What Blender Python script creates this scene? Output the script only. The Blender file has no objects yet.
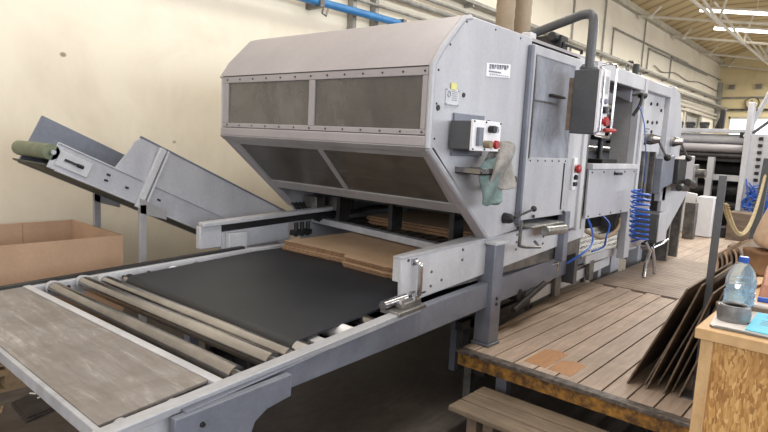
import bpy, bmesh, math, random
from mathutils import Vector, Matrix, noise
sc = bpy.context.scene
col = sc.collection
random.seed(7)

# ------------------------------------------------------------------ camera
cam_d = bpy.data.cameras.new('camera')
cam = bpy.data.objects.new('camera', cam_d)
col.objects.link(cam)
cam_d.sensor_width = 36.0
cam_d.lens = 580.81 / 768 * 36.0
cam_d.clip_start = 0.05
cam_d.clip_end = 200
R3 = Matrix(((0.65476, 0.06483, -0.75305), (-0.75412, 0.12328, -0.64507), (0.05102, 0.99025, 0.12961)))
cam.matrix_world = Matrix.Translation((0, 0, 1.6)) @ R3.to_4x4()
sc.camera = cam

# ------------------------------------------------------------------ world, lights, exposure
w = bpy.data.worlds.new('hall_daylight')
sc.world = w
w.use_nodes = True
w.node_tree.nodes['Background'].inputs[0].default_value = (0.90, 0.93, 1.0, 1)
w.node_tree.nodes['Background'].inputs[1].default_value = 0.38

def area(name, loc, rot, sx, sy, power, colr):
    l = bpy.data.lights.new(name, 'AREA')
    l.shape = 'RECTANGLE'; l.size = sx; l.size_y = sy; l.energy = power; l.color = colr
    o = bpy.data.objects.new(name, l); col.objects.link(o)
    o.location = loc; o.rotation_euler = rot
    return o
# daylight through the window band of the far side of the hall (behind and right of the viewer)
area('window_daylight', (6, -8.5, 3.4), (math.radians(82), 0, 0), 24, 3.0, 1450, (0.90, 0.95, 1.0))
area('window_daylight_end', (-7, 1.5, 2.9), (math.radians(80), 0, math.radians(-90)), 10, 3.0, 420, (1.0, 0.96, 0.93))
# rows of ceiling tubes
area('ceiling_tubes_near', (4.5, 0.8, 4.75), (0, 0, 0), 9, 1.0, 210, (1.0, 0.97, 0.92))
area('ceiling_tubes_wall', (5.0, 3.6, 4.85), (0, 0, 0), 10, 0.6, 120, (1.0, 0.97, 0.92))
area('ceiling_tubes_far', (17, 2.0, 4.3), (0, 0, 0), 14, 1.2, 900, (1.0, 0.97, 0.91))

sc.view_settings.view_transform = 'Standard'
sc.view_settings.look = 'None'
sc.view_settings.gamma = 1
sc.view_settings.use_curve_mapping = False
sc.view_settings.exposure = 0.0

# ------------------------------------------------------------------ materials
def lin(c):
    return tuple((x / 12.92 if x <= 0.04045 else ((x + 0.055) / 1.055) ** 2.4) for x in [v / 255 for v in c])

class NT:
    def __init__(s, name):
        s.m = bpy.data.materials.new(name); s.m.use_nodes = True
        s.t = s.m.node_tree; s.b = s.t.nodes['Principled BSDF']; s.out = s.t.nodes['Material Output']
        s.tc = s.t.nodes.new('ShaderNodeTexCoord')
    def n(s, kind, **k):
        x = s.t.nodes.new(kind)
        for a, v in k.items(): setattr(x, a, v)
        return x
    def l(s, a, b): s.t.links.new(a, b)
    def mapping(s, scale=(1, 1, 1), rot=(0, 0, 0), loc=(0, 0, 0)):
        m = s.n('ShaderNodeMapping'); m.inputs['Scale'].default_value = scale
        m.inputs['Rotation'].default_value = rot; m.inputs['Location'].default_value = loc
        s.l(s.tc.outputs['Object'], m.inputs['Vector']); return m.outputs[0]
    def noise(s, vec, scale, detail=4, rough=.6, dist=0):
        x = s.n('ShaderNodeTexNoise'); x.inputs['Scale'].default_value = scale
        x.inputs['Detail'].default_value = detail; x.inputs['Roughness'].default_value = rough
        x.inputs['Distortion'].default_value = dist
        s.l(vec, x.inputs['Vector']); return x.outputs['Fac']
    def ramp(s, fac, stops):
        r = s.n('ShaderNodeValToRGB'); e = r.color_ramp.elements
        e[0].position = stops[0][0]; e[0].color = (*stops[0][1], 1)
        e[1].position = stops[-1][0]; e[1].color = (*stops[-1][1], 1)
        for p, c in stops[1:-1]:
            q = e.new(p); q.color = (*c, 1)
        s.l(fac, r.inputs[0]); return r.outputs[0]
    def mix(s, fac, a, b, mode='MIX'):
        m = s.n('ShaderNodeMix', data_type='RGBA', blend_type=mode)
        if isinstance(fac, (int, float)): m.inputs[0].default_value = fac
        else: s.l(fac, m.inputs[0])
        for i, v in ((6, a), (7, b)):
            if isinstance(v, tuple): m.inputs[i].default_value = (*v[:3], 1)
            else: s.l(v, m.inputs[i])
        return m.outputs[2]
    def bump(s, h, strength=.2, dist=.01):
        b = s.n('ShaderNodeBump'); b.inputs['Strength'].default_value = strength
        b.inputs['Distance'].default_value = dist
        s.l(h, b.inputs['Height']); s.l(b.outputs[0], s.b.inputs['Normal'])

def G(v): return (v, v, v)

def paint(name, c, c2=None, rough=.45, metal=0.0, scale=3.0, lo=.35, hi=.7, stretch=(1, 1, 1), bump=0.0, spec=.5, fine=0.08):
    """painted or plain surface with broad wear between two tones"""
    t = NT(name); c = lin(c); c2 = lin(c2) if c2 else tuple(x * .8 for x in c)
    v = t.mapping(stretch)
    f = t.noise(v, scale, 6, .65)
    k = t.ramp(f, [(lo, c2), (hi, c)])
    g = t.noise(t.mapping((1, 1, 1)), 45, 3, .6)
    gr = t.ramp(g, [(.3, G(1 - fine * 2)), (.7, G(1.0))])
    k2 = t.mix(1.0, k, gr, 'MULTIPLY')
    t.l(k2, t.b.inputs['Base Color'])
    t.b.inputs['Roughness'].default_value = rough
    t.b.inputs['Metallic'].default_value = metal
    t.b.inputs['Specular IOR Level'].default_value = spec
    if bump: t.bump(f, bump, .01)
    return t.m

def emit(name, c, s):
    t = NT(name); t.b.inputs['Base Color'].default_value = (*c, 1)
    t.b.inputs['Emission Color'].default_value = (*c, 1); t.b.inputs['Emission Strength'].default_value = s
    return t.m

def pane_mat(name, c, c2, alpha0, alpha1, rough=.12, stretch=(1, 1, 1), scale=2.0):
    """dirty acrylic: a dusty film on a see-through sheet"""
    t = NT(name)
    f = t.noise(t.mapping(stretch), scale, 6, .7, .6)
    t.l(t.ramp(f, [(.3, lin(c2)), (.7, lin(c))]), t.b.inputs['Base Color'])
    a = t.ramp(f, [(.3, G(alpha0)), (.7, G(alpha1))])
    t.l(a, t.b.inputs['Alpha'])
    t.b.inputs['Roughness'].default_value = rough
    return t.m

M = {}
M['machine'] = paint('pale_grey_enamel', (180, 181, 188), (157, 158, 166), .38, scale=2.2, stretch=(1, 1, .35), lo=.3, hi=.62, fine=.05)
M['machine_white'] = paint('whitish_grey_enamel', (202, 203, 208), (174, 175, 181), .4, scale=3, stretch=(1, 1, .4), fine=.05)
M['hood'] = paint('warm_grey_enamel', (164, 159, 163), (152, 147, 151), .45, scale=1.5, fine=.03)
M['hood_low'] = paint('darker_grey_enamel', (160, 158, 160), (140, 138, 140), .45, scale=3, fine=.06)  # slightly darker grey than the upper hood
M['bluegrey'] = paint('blue_grey_enamel', (120, 125, 139), (102, 106, 119), .4, scale=4, fine=.06)
M['rail'] = paint('worn_pale_rail', (184, 186, 193), (158, 160, 167), .42, .1, scale=5, stretch=(.4, 2, 1), fine=.06)
M['steel'] = paint('bright_steel', (176, 173, 172), (122, 119, 118), .2, .95, scale=3, stretch=(1, .5, 1), lo=.3, hi=.6, fine=.03)
M['steel_dull'] = paint('dull_steel', (150, 148, 146), (92, 90, 88), .42, .75, scale=7, fine=.12)
M['chrome'] = paint('polished_metal', (215, 215, 220), (180, 180, 186), .18, .95, scale=6)
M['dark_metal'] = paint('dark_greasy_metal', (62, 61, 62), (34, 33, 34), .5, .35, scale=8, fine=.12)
M['black'] = paint('black_plastic', (30, 30, 32), (22, 22, 24), .45)
M['belt'] = paint('black_rubber', (40, 44, 52), (30, 33, 40), .5, scale=3, fine=.1, lo=.4, hi=.8)
M['charcoal'] = paint('charcoal_enamel', (78, 80, 84), (64, 66, 70), .45, scale=5)
M['red'] = paint('red_plastic', (170, 40, 44), (150, 30, 34), .35)
M['blue_paint'] = paint('blue_pipe_paint', (66, 140, 200), (54, 120, 180), .4, scale=6)
M['blue_tube'] = paint('blue_hose_plastic', (44, 96, 190), (34, 80, 170), .3, scale=6)
M['green_roll'] = paint('faded_green_rubber', (130, 138, 108), (96, 104, 84), .6, scale=6)
M['green_belt'] = paint('dark_green_belt', (72, 80, 66), (54, 58, 50), .6, scale=4)
M['white'] = paint('white_sheet', (232, 232, 236), (216, 216, 222), .5, scale=4, fine=.02)
M['paper'] = paint('white_paper', (226, 222, 220), (206, 200, 198), .7, scale=9, fine=.03)
M['cyan'] = paint('light_blue_paper', (118, 204, 232), (104, 190, 222), .7, scale=7, fine=.02)
M['yellow'] = paint('yellow_sticker', (222, 218, 140), (206, 200, 120), .6)
M['ink'] = paint('grey_print', (140, 140, 156), (126, 126, 142), .6)
M['card'] = paint('brown_cardboard', (180, 148, 122), (166, 136, 112), .8, scale=3, stretch=(1, 1, .4), fine=.05)
M['card_top'] = paint('kraft_sheet', (192, 165, 138), (178, 150, 124), .75, scale=5, fine=.04)
M['card_edge'] = paint('kraft_cut_edge', (148, 116, 88), (112, 86, 64), .85, scale=30, fine=.1)
M['board_dark'] = paint('aged_brown_board', (138, 120, 104), (96, 82, 70), .7, scale=7, stretch=(.5, .5, 2), fine=.12)
M['board_grey'] = paint('grey_brown_board', (140, 124, 108), (98, 84, 72), .7, scale=7, stretch=(.5, .5, 2), fine=.1)
M['pallet'] = paint('pale_pallet_wood', (168, 144, 112), (134, 112, 86), .8, scale=6, stretch=(.4, 3, 1), fine=.12)
M['rag_grey'] = paint('grey_cloth', (158, 154, 150), (124, 120, 118), .9, scale=16, bump=.4)
M['rag_green'] = paint('grey_green_cloth', (128, 148, 146), (96, 114, 112), .9, scale=14, bump=.4)
M['duct'] = paint('beige_duct', (146, 130, 108), (128, 112, 92), .6, scale=3, fine=.04)
M['truss'] = paint('white_truss_paint', (226, 220, 208), (206, 198, 184), .5)
M['trim'] = paint('cream_pipe_paint', (206, 200, 184), (176, 168, 152), .6, scale=4)
M['tray'] = paint('galvanised_tray', (172, 170, 164), (132, 128, 120), .5, .3, scale=5)
M['bag'] = paint('brown_paper_bag', (140, 106, 74), (112, 82, 56), .85, scale=9, bump=.5)
M['sack'] = paint('beige_cloth_sack', (206, 178, 152), (190, 160, 134), .85, scale=6)
M['pink_board'] = paint('pinkish_brown_board', (186, 138, 120), (160, 112, 96), .7, scale=8)
M['foil'] = paint('crumpled_foil_plate', (186, 186, 184), (128, 126, 122), .32, .8, scale=12, bump=.5)
M['pipe_grey'] = paint('grey_tube_enamel', (84, 86, 90), (70, 72, 76), .4, scale=5)
M['scrap'] = paint('dark_floor_plate', (74, 70, 68), (54, 50, 48), .5, .2, scale=6)
M['tape'] = paint('grey_duct_tape', (150, 150, 152), (110, 110, 112), .35, .5, scale=9)
M['chain'] = paint('yellowed_chain_plastic', (206, 190, 150), (180, 160, 118), .5, scale=9)

def wall_material(name, base, dirt, marks=True):
    t = NT(name)
    f1 = t.noise(t.mapping((1, 1, 1)), .9, 5, .6, .8)
    f2 = t.noise(t.mapping((1, 1, .5)), 2.6, 6, .7, .4)
    k = t.ramp(f1, [(.28, lin(dirt)), (.5, lin(base))])
    k = t.mix(.2, k, t.ramp(f2, [(.35, lin(dirt)), (.6, lin(base))]))
    if marks:
        vo = t.n('ShaderNodeTexVoronoi'); vo.inputs['Scale'].default_value = 1.6
        t.l(t.mapping((1, 1, 1.3)), vo.inputs['Vector'])
        sp = t.ramp(vo.outputs['Distance'], [(.03, G(1)), (.05, G(0))])
        k = t.mix(sp, k, lin((150, 135, 115)))
        # scuffed lower part of the wall
        sx = t.n('ShaderNodeSeparateXYZ'); t.l(t.tc.outputs['Object'], sx.inputs[0])
        ad = t.n('ShaderNodeMath', operation='MULTIPLY_ADD'); t.l(f2, ad.inputs[0]); ad.inputs[1].default_value = 1.2
        t.l(sx.outputs[2], ad.inputs[2])
        low = t.ramp(ad.outputs[0], [(.55, G(1)), (1.0, G(0))])
        lowr = t.n('ShaderNodeMapRange'); lowr.inputs[1].default_value = .9; lowr.inputs[2].default_value = 2.6
        lowr.inputs[3].default_value = .55; lowr.inputs[4].default_value = 0
        t.l(ad.outputs[0], lowr.inputs[0])
        k = t.mix(lowr.outputs[0], k, lin((158, 146, 124)))
    t.l(k, t.b.inputs['Base Color']); t.b.inputs['Roughness'].default_value = .75
    t.bump(f2, .12, .02)
    return t.m
M['wall'] = wall_material('cream_plaster', (230, 221, 203), (214, 203, 183))
M['wall_b'] = wall_material('cream_plaster_end', (214, 198, 156), (200, 182, 140), False)

def floor_material():
    t = NT('dark_worn_concrete')
    f = t.noise(t.mapping(), 1.3, 8, .7, .5); g = t.noise(t.mapping((1, 4, 1)), 9, 6, .7)
    k = t.ramp(f, [(.3, lin((58, 52, 48))), (.55, lin((84, 78, 74))), (.75, lin((124, 116, 110)))])
    k = t.mix(.25, k, t.ramp(g, [(.35, lin((48, 44, 42))), (.7, lin((122, 114, 108)))]))
    t.l(k, t.b.inputs['Base Color'])
    t.l(t.ramp(f, [(.3, G(.3)), (.7, G(.6))]), t.b.inputs['Roughness'])
    t.bump(g, .1, .01)
    return t.m
M['floor'] = floor_material()

def wood_planks(name, c, c2, c3, along='X', worn=True):
    """planks: every plank is its own island and takes its own tone"""
    t = NT(name)
    geo = t.n('ShaderNodeNewGeometry')
    st = (1.2, 14, 14) if along == 'X' else (14, 1.2, 14)
    g = t.noise(t.mapping(st), 2.5, 7, .7, .5)
    k = t.ramp(g, [(.3, lin(c2)), (.62, lin(c))])
    tone = t.ramp(geo.outputs['Random Per Island'], [(0, G(.80)), (1, G(1.0))])
    k = t.mix(1.0, k, tone, 'MULTIPLY')
    f = t.noise(t.mapping(), 1.5, 6, .65, .6)
    if worn: k = t.mix(t.ramp(f, [(.42, G(0)), (.72, G(.75))]), k, lin(c3))
    t.l(k, t.b.inputs['Base Color']); t.b.inputs['Roughness'].default_value = .6
    t.bump(g, .25, .004)
    return t.m
M['deck'] = wood_planks('worn_deck_planks', (196, 176, 160), (160, 140, 124), (136, 120, 108))
M['deck_y'] = wood_planks('worn_deck_slats', (176, 158, 144), (132, 114, 102), (116, 102, 92), 'Y')
M['deck_orange'] = paint('orange_varnish_patch', (190, 142, 96), (168, 128, 94), .5, scale=9, stretch=(1, 6, 1), fine=.08)
M['deck_edge'] = paint('worn_yellow_edge', (176, 128, 54), (92, 66, 40), .7, scale=18, stretch=(1, 1, 1), lo=.4, hi=.62, fine=.2)
M['deck_lip'] = paint('scuffed_grey_edge_strip', (136, 128, 122), (74, 66, 60), .5, .2, scale=24, fine=.2)
M['step'] = wood_planks('weathered_step_planks', (148, 132, 112), (112, 98, 84), (92, 80, 68), 'Y')

def osb(name):
    t = NT(name)
    out = None
    cols = [lin((196, 152, 92)), lin((150, 106, 58)), lin((216, 176, 118)), lin((176, 130, 74))]
    vec = t.n('ShaderNodeMapping'); vec.inputs['Scale'].default_value = (1, 1, 1)
    nz = t.n('ShaderNodeTexNoise'); nz.inputs['Scale'].default_value = 10; nz.inputs['Detail'].default_value = 2
    t.l(t.tc.outputs['Object'], nz.inputs['Vector'])
    va = t.n('ShaderNodeMix', data_type='VECTOR'); va.inputs[0].default_value = .02
    t.l(t.tc.outputs['Object'], va.inputs[4]); t.l(nz.outputs['Color'], va.inputs[5])
    k = None
    for i, (rot, sc_) in enumerate((((.5, .2, .3), (150, 150, 34)), ((.9, -.8, .2), (150, 150, 38)), ((-.8, .7, 1.1), (170, 170, 44)))):
        m = t.n('ShaderNodeMapping'); m.inputs['Rotation'].default_value = rot; m.inputs['Scale'].default_value = sc_
        t.l(va.outputs[1], m.inputs['Vector'])
        vo = t.n('ShaderNodeTexVoronoi'); vo.inputs['Scale'].default_value = 1.0
        t.l(m.outputs[0], vo.inputs['Vector'])
        sep = t.n('ShaderNodeSeparateColor'); t.l(vo.outputs['Color'], sep.inputs[0])
        ki = t.ramp(sep.outputs[0], [(0, cols[1]), (.35, cols[3]), (.7, cols[0]), (1, cols[2])])
        k = ki if k is None else t.mix(t.ramp(sep.outputs[1], [(.5, G(0)), (.54, G(1))]), k, ki)
    t.l(k, t.b.inputs['Base Color']); t.b.inputs['Roughness'].default_value = .65
    return t.m
M['osb'] = osb('strand_board')
M['ply'] = paint('plywood_top', (212, 178, 132), (188, 150, 104), .6, scale=5, stretch=(.4, 3, 1), fine=.06)

def scratched_board():
    t = NT('scratched_end_board')
    g = t.noise(t.mapping((9, 1.2, 9), (0, 0, .25)), 3, 8, .75, .6)
    f = t.noise(t.mapping(), 2.6, 6, .7, .4)
    k = t.ramp(g, [(.3, lin((118, 113, 111))), (.55, lin((144, 139, 138))), (.76, lin((196, 194, 193)))])
    k = t.mix(t.ramp(f, [(.35, G(.75)), (.6, G(0))]), k, lin((112, 102, 95)))
    t.l(k, t.b.inputs['Base Color']); t.b.inputs['Roughness'].default_value = .48
    t.b.inputs['Metallic'].default_value = .2
    return t.m
M['endboard'] = scratched_board()

def ceiling_material():
    t = NT('beige_roof_panels')
    wv = t.n('ShaderNodeTexWave', wave_type='BANDS', bands_direction='X'); wv.inputs['Scale'].default_value = .55
    wv.inputs['Distortion'].default_value = 0
    t.l(t.tc.outputs['Object'], wv.inputs['Vector'])
    k = t.ramp(wv.outputs['Fac'], [(0, lin((150, 128, 92))), (.12, lin((196, 172, 128))), (1, lin((206, 184, 140)))])
    t.l(k, t.b.inputs['Base Color']); t.b.inputs['Roughness'].default_value = .8
    return t.m
M['ceiling'] = ceiling_material()

M['pane'] = pane_mat('dusty_brown_acrylic', (118, 115, 112), (88, 84, 82), .6, .86, .14, (1, 1, .5))
M['pane_low'] = pane_mat('dusty_dark_acrylic', (102, 98, 92), (70, 66, 62), .55, .8, .16)
M['pane_door'] = pane_mat('smeared_glare_door_acrylic', (186, 190, 202), (146, 150, 163), .42, .68, .08, (1, 1, .6), 3)  # dirty film whose pale tone also holds painted-in reflection streaks
def bottle_mat():
    t = NT('clear_blue_plastic')
    t.b.inputs['Base Color'].default_value = (.62, .80, .95, 1)
    t.b.inputs['Roughness'].default_value = .05
    t.b.inputs['IOR'].default_value = 1.12
    t.b.inputs['Transmission Weight'].default_value = .82
    return t.m
M['bottle'] = bottle_mat()
def water_mat():
    t = NT('water'); t.b.inputs['Base Color'].default_value = (.66, .84, .96, 1)
    t.b.inputs['Roughness'].default_value = .02; t.b.inputs['IOR'].default_value = 1.33
    t.b.inputs['Transmission Weight'].default_value = .9
    return t.m
M['water'] = water_mat()
M['lamp'] = emit('lit_tube', (1.0, .97, .9), 5.0)
M['sky_pane'] = emit('bright_daylight_pane', (.93, .96, 1.0), 1.3)

# ------------------------------------------------------------------ mesh helpers
class MB:
    def __init__(s): s.bm = bmesh.new(); s.f = None
    def _v(s, p): return s.bm.verts.new(s.f(Vector(p)) if s.f else Vector(p))
    def hull8(s, P):
        v = [s._v(p) for p in P]
        for q in ((0, 3, 2, 1), (4, 5, 6, 7), (0, 1, 5, 4), (1, 2, 6, 5), (2, 3, 7, 6), (3, 0, 4, 7)):
            s.bm.faces.new([v[i] for i in q])
        return s
    def box(s, x0, x1, y0, y1, z0, z1):
        return s.hull8([(x0, y0, z0), (x1, y0, z0), (x1, y1, z0), (x0, y1, z0), (x0, y0, z1), (x1, y0, z1), (x1, y1, z1), (x0, y1, z1)])
    def obox(s, c, size, R=None):
        R = R or Matrix.Identity(3); c = Vector(c); h = [k / 2 for k in size]
        P = [c + R @ Vector((a * h[0], b * h[1], d * h[2])) for d in (-1, 1) for a, b in ((-1, -1), (1, -1), (1, 1), (-1, 1))]
        return s.hull8(P)
    def beam(s, p0, p1, wd, ht, up=(0, 0, 1)):
        p0, p1 = Vector(p0), Vector(p1); d = (p1 - p0); L = d.length; x = d.normalized()
        u = Vector(up); y = u.cross(x).normalized(); z = x.cross(y)
        return s.obox((p0 + p1) / 2, (L, wd, ht), Matrix((x, y, z)).transposed())
    def prism(s, pts, axis, a0, a1):
        def mk(p, a):
            return {'x': (a, p[0], p[1]), 'y': (p[0], a, p[1]), 'z': (p[0], p[1], a)}[axis]
        A = [s._v(mk(p, a0)) for p in pts]; B = [s._v(mk(p, a1)) for p in pts]; n = len(pts)
        s.bm.faces.new(A); s.bm.faces.new(B[::-1])
        for i in range(n): s.bm.faces.new((A[i], B[i], B[(i + 1) % n], A[(i + 1) % n]))
        return s
    def sheet(s, line, axis, a0, a1, th):
        """open polyline with thickness th, extruded along axis"""
        n = len(line); off = []
        for i in range(n):
            a = Vector(line[max(i - 1, 0)]); b = Vector(line[min(i + 1, n - 1)]); d = (b - a).normalized()
            off.append((line[i][0] - d.y * th, line[i][1] + d.x * th))
        return s.prism(list(line) + off[::-1], axis, a0, a1)
    def cyl(s, p0, p1, r, r1=None, seg=16): return s.tube([p0, p1], [r, r if r1 is None else r1], seg)
    def tube(s, pts, r, seg=10, closed=False):
        pts = [Vector(p) for p in pts]; n = len(pts)
        rr = r if isinstance(r, (list, tuple)) else [r] * n
        t0 = (pts[1] - pts[0]).normalized()
        u = t0.orthogonal().normalized(); rings = []
        for i in range(n):
            a = pts[i - 1] if (i > 0 or closed) else pts[i]; b = pts[(i + 1) % n] if (i < n - 1 or closed) else pts[i]
            t = (b - a).normalized()
            u = (u - t * u.dot(t)).normalized(); v = t.cross(u)
            c = 1.0
            rings.append([s._v(pts[i] + (u * math.cos(2 * math.pi * k / seg) + v * math.sin(2 * math.pi * k / seg)) * rr[i]) for k in range(seg)])
        m = n if closed else n - 1
        for i in range(m):
            A, B = rings[i], rings[(i + 1) % n]
            for k in range(seg): s.bm.faces.new((A[k], A[(k + 1) % seg], B[(k + 1) % seg], B[k]))
        if not closed: s.bm.faces.new(rings[0][::-1]); s.bm.faces.new(rings[-1])
        return s
    def lathe(s, c, prof, seg=24, axis=(0, 0, 1)):
        ax = Vector(axis).normalized(); c = Vector(c)
        pts = [c + ax * z for r, z in prof]
        u = ax.orthogonal().normalized(); v = ax.cross(u); rings = []
        for (r, z), p in zip(prof, pts):
            rings.append([s._v(p + (u * math.cos(2 * math.pi * k / seg) + v * math.sin(2 * math.pi * k / seg)) * max(r, 1e-4)) for k in range(seg)])
        for A, B in zip(rings, rings[1:]):
            for k in range(seg): s.bm.faces.new((A[k], A[(k + 1) % seg], B[(k + 1) % seg], B[k]))
        s.bm.faces.new(rings[0][::-1]); s.bm.faces.new(rings[-1]); return s
    def sph(s, c, r, seg=14, sq=(1, 1, 1)):
        n = seg // 2 + 1
        rings = []
        for i in range(1, n):
            th = math.pi * i / n
            rings.append([s._v(Vector(c) + Vector((r * sq[0] * math.sin(th) * math.cos(2 * math.pi * k / seg), r * sq[1] * math.sin(th) * math.sin(2 * math.pi * k / seg), r * sq[2] * math.cos(th)))) for k in range(seg)])
        T = s._v(Vector(c) + Vector((0, 0, r * sq[2]))); Bt = s._v(Vector(c) - Vector((0, 0, r * sq[2])))
        for k in range(seg):
            s.bm.faces.new((T, rings[0][k], rings[0][(k + 1) % seg])); s.bm.faces.new((Bt, rings[-1][(k + 1) % seg], rings[-1][k]))
        for A, B in zip(rings, rings[1:]):
            for k in range(seg): s.bm.faces.new((A[k], B[k], B[(k + 1) % seg], A[(k + 1) % seg]))
        return s
    def build(s, name, mat, parent=None, bevel=0, label=None, flat=False, sub=0):
        bm = s.bm
        bmesh.ops.recalc_face_normals(bm, faces=bm.faces)
        org = Vector((0, 0, 0))
        if parent:
            root = parent
            while root.parent: root = root.parent
            org = Vector(root['_o'])
        elif bm.verts:
            xs = [v.co.x for v in bm.verts]; ys = [v.co.y for v in bm.verts]; zs = [v.co.z for v in bm.verts]
            org = Vector(((min(xs) + max(xs)) / 2, (min(ys) + max(ys)) / 2, min(zs)))
        for v in bm.verts: v.co -= org
        for f in bm.faces: f.smooth = not flat
        for e in bm.edges:
            if len(e.link_faces) == 2 and e.calc_face_angle(0) > .6: e.smooth = False
        me = bpy.data.meshes.new(name); bm.to_mesh(me); bm.free()
        o = bpy.data.objects.new(name, me); col.objects.link(o)
        me.materials.append(M[mat] if isinstance(mat, str) else mat)
        if parent: o.parent = parent
        else: o.location = org; o['_o'] = tuple(org)
        if bevel:
            b = o.modifiers.new('bevel', 'BEVEL'); b.width = bevel; b.segments = 2; b.limit_method = 'ANGLE'; b.angle_limit = .7
        if sub:
            b = o.modifiers.new('sub', 'SUBSURF'); b.levels = sub; b.render_levels = sub
        if label: o['label'] = label
        return o

def empty(name, loc, label, cat, group=None):
    o = bpy.data.objects.new(name, None); col.objects.link(o); o.location = loc; o['_o'] = tuple(loc)
    o['label'] = label; o['category'] = cat; o.empty_display_size = .1
    if group: o['group'] = group
    return o
def tag(o, label, cat, group=None, kind=None):
    o['label'] = label; o['category'] = cat
    if group: o['group'] = group
    if kind: o['kind'] = kind
    return o
def struct(o): o['kind'] = 'structure'; return o
def copy_tree(o, parent=None):
    c = o.copy(); col.objects.link(c); c.parent = parent
    for ch in list(o.children): copy_tree(ch, c)
    return c
def smooth_path(pts, n=6):
    pts = [Vector(p) for p in pts]; out = []
    P = [pts[0] * 2 - pts[1]] + pts + [pts[-1] * 2 - pts[-2]]
    for i in range(1, len(P) - 2):
        for k in range(n):
            t = k / n; a, b, c, d = P[i - 1], P[i], P[i + 1], P[i + 2]
            out.append(.5 * ((2 * b) + (c - a) * t + (2 * a - 5 * b + 4 * c - d) * t * t + (3 * b - a - 3 * c + d) * t ** 3))
    out.append(pts[-1]); return out
def RX(a): return Matrix.Rotation(a, 3, 'X')
def RY(a): return Matrix.Rotation(a, 3, 'Y')
def RZ(a): return Matrix.Rotation(a, 3, 'Z')

# ================================================================== SETTING
b = MB(); b.box(-6, 26, -9, 5.3, -.1, 0); struct(b.build('floor', 'floor'))
b = MB()
b.box(-6, 20.6, 5.2, 5.5, 0, 5.25); b.box(20.6, 22.8, 5.2, 5.5, 3.08, 5.25); b.box(22.8, 25.3, 5.2, 5.5, 0, 5.25)
b.box(20.6, 22.8, 5.42, 5.5, 0, 3.08)
struct(b.build('wall_left', 'wall', flat=True))
b = MB(); b.box(25, 25.3, 4.75, 5.2, 0, 5.9); b.box(25, 25.3, -9, 4.75, 3.12, 5.9); b.box(25, 25.3, -9, 4.75, 0, 1.6)
struct(b.build('wall_back', 'wall_b', flat=True))
b = MB(); b.prism([(5.5, 5.12), (4.3, 5.55), (-9, 5.55), (-9, 5.75), (4.3, 5.75), (5.5, 5.35)], 'x', -6, 25.3)
struct(b.build('ceiling', 'ceiling', flat=True))
b = MB(); b.box(25.12, 25.16, -4, 4.75, 1.6, 3.12); wn = struct(b.build('window_1', 'sky_pane'))
b = MB()
for y in (4.72, 3.2, 1.6, 0): b.box(25.02, 25.11, y - .04, y + .03, 1.6, 3.12)
b.box(25.02, 25.11, -4, 4.75, 3.04, 3.12); b.box(25.02, 25.11, -4, 4.75, 1.6, 1.66)
b.build('window_frame', 'trim', wn)
b = MB()
b.box(20.55, 20.68, 5.14, 5.22, 0, 3.15); b.box(22.75, 22.88, 5.14, 5.22, 0, 3.15); b.box(20.68, 22.75, 5.14, 5.22, 3.05, 3.15)
struct(b.build('trim_1', 'trim'))
b = MB(); b.box(-6, 25, 5.08, 5.2, 5.0, 5.14); struct(b.build('trim_2', 'trim'))
b = MB(); b.box(21.3, 22.8, 5.26, 5.31, 0, 2.9); struct(b.build('door_1', 'tray'))

# ---- roof space frame: transverse chord + web struts, one thing per bay
bays = [9.3, 12.3, 15.3, 18.3, 21.6, 24.6]
for i, X in enumerate(bays):
    lab = ['white tubular roof truss nearest the viewer, mostly above the frame', 'second white tubular roof truss, just over the machine line',
           'white tubular roof truss carrying the nearer lit tube lamp', 'white tubular roof truss behind the second lit tube lamp',
           'white tubular roof truss second from the end wall', 'white tubular roof truss right in front of the end wall'][i]
    t = empty('roof_truss', (X, 4.85, 4.9), lab, 'truss', 'white tubular roof trusses')
    s_ = .155
    zz = lambda y: 4.92 - (4.85 - y) * s_
    b = MB(); b.cyl((X, 5.15, zz(5.15)), (X, -3.0, zz(-3.0)), .035, seg=8)
    b.build('bottom_chord', 'truss', t)
    for j, y in enumerate((4.85, 3.35, 1.8, .2, -1.4)):
        b = MB(); b.sph((X, y, zz(y)), .075, 10); b.build('node', 'truss', t)
        b = MB(); b.cyl((X, y, zz(y)), (X + .35, y - .1, 5.50 if y < 4.5 else 5.22), .032, seg=8); b.build('strut', 'truss', t)
        if y < 4.5 and j % 2:
            b = MB(); b.cyl((X, y, zz(y)), (X - 1.4, y + .5, 5.50), .03, seg=8); b.build('strut', 'truss', t)
for j, y in enumerate((3.35, .2)):
    z = 4.92 - (4.85 - y) * .155
    t = MB().cyl((8, y, z - .02), (24.8, y, z - .02), .035, seg=8).build('roof_tie', 'truss')
    tag(t, ['long white roof tube joining the trusses, nearer the cream wall', 'long white roof tube joining the trusses, farther from the cream wall'][j], 'truss')
for j, (p0, p1, lab) in enumerate((((16.2, 3.98, 5.16), (16.2, 2.55, 4.93), 'lit white tube lamp hanging under the roof, the upper one in view'),
                              ((17.9, 4.0, 5.02), (17.9, 2.35, 4.76), 'lit white tube lamp hanging under the roof, the lower one in view'))):
    p0, p1 = Vector(p0), Vector(p1)
    t = empty('tube_lamp', p0, lab, 'lamp', 'lit tube lamps under the roof')
    b = MB(); b.beam(p0 + Vector((0, 0, .06)), p1 + Vector((0, 0, .06)), .16, .05); b.build('lamp_housing', 'truss', t)
    b = MB(); b.cyl(p0, p1, .035, seg=10); b.build('tube', 'lamp', t)
    for k in (.15, .85):
        q = p0.lerp(p1, k); b = MB(); b.cyl(q + Vector((0, 0, .08)), (q.x, q.y, 5.548), .008, seg=6); b.build('suspension_wire', 'truss', t)

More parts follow.
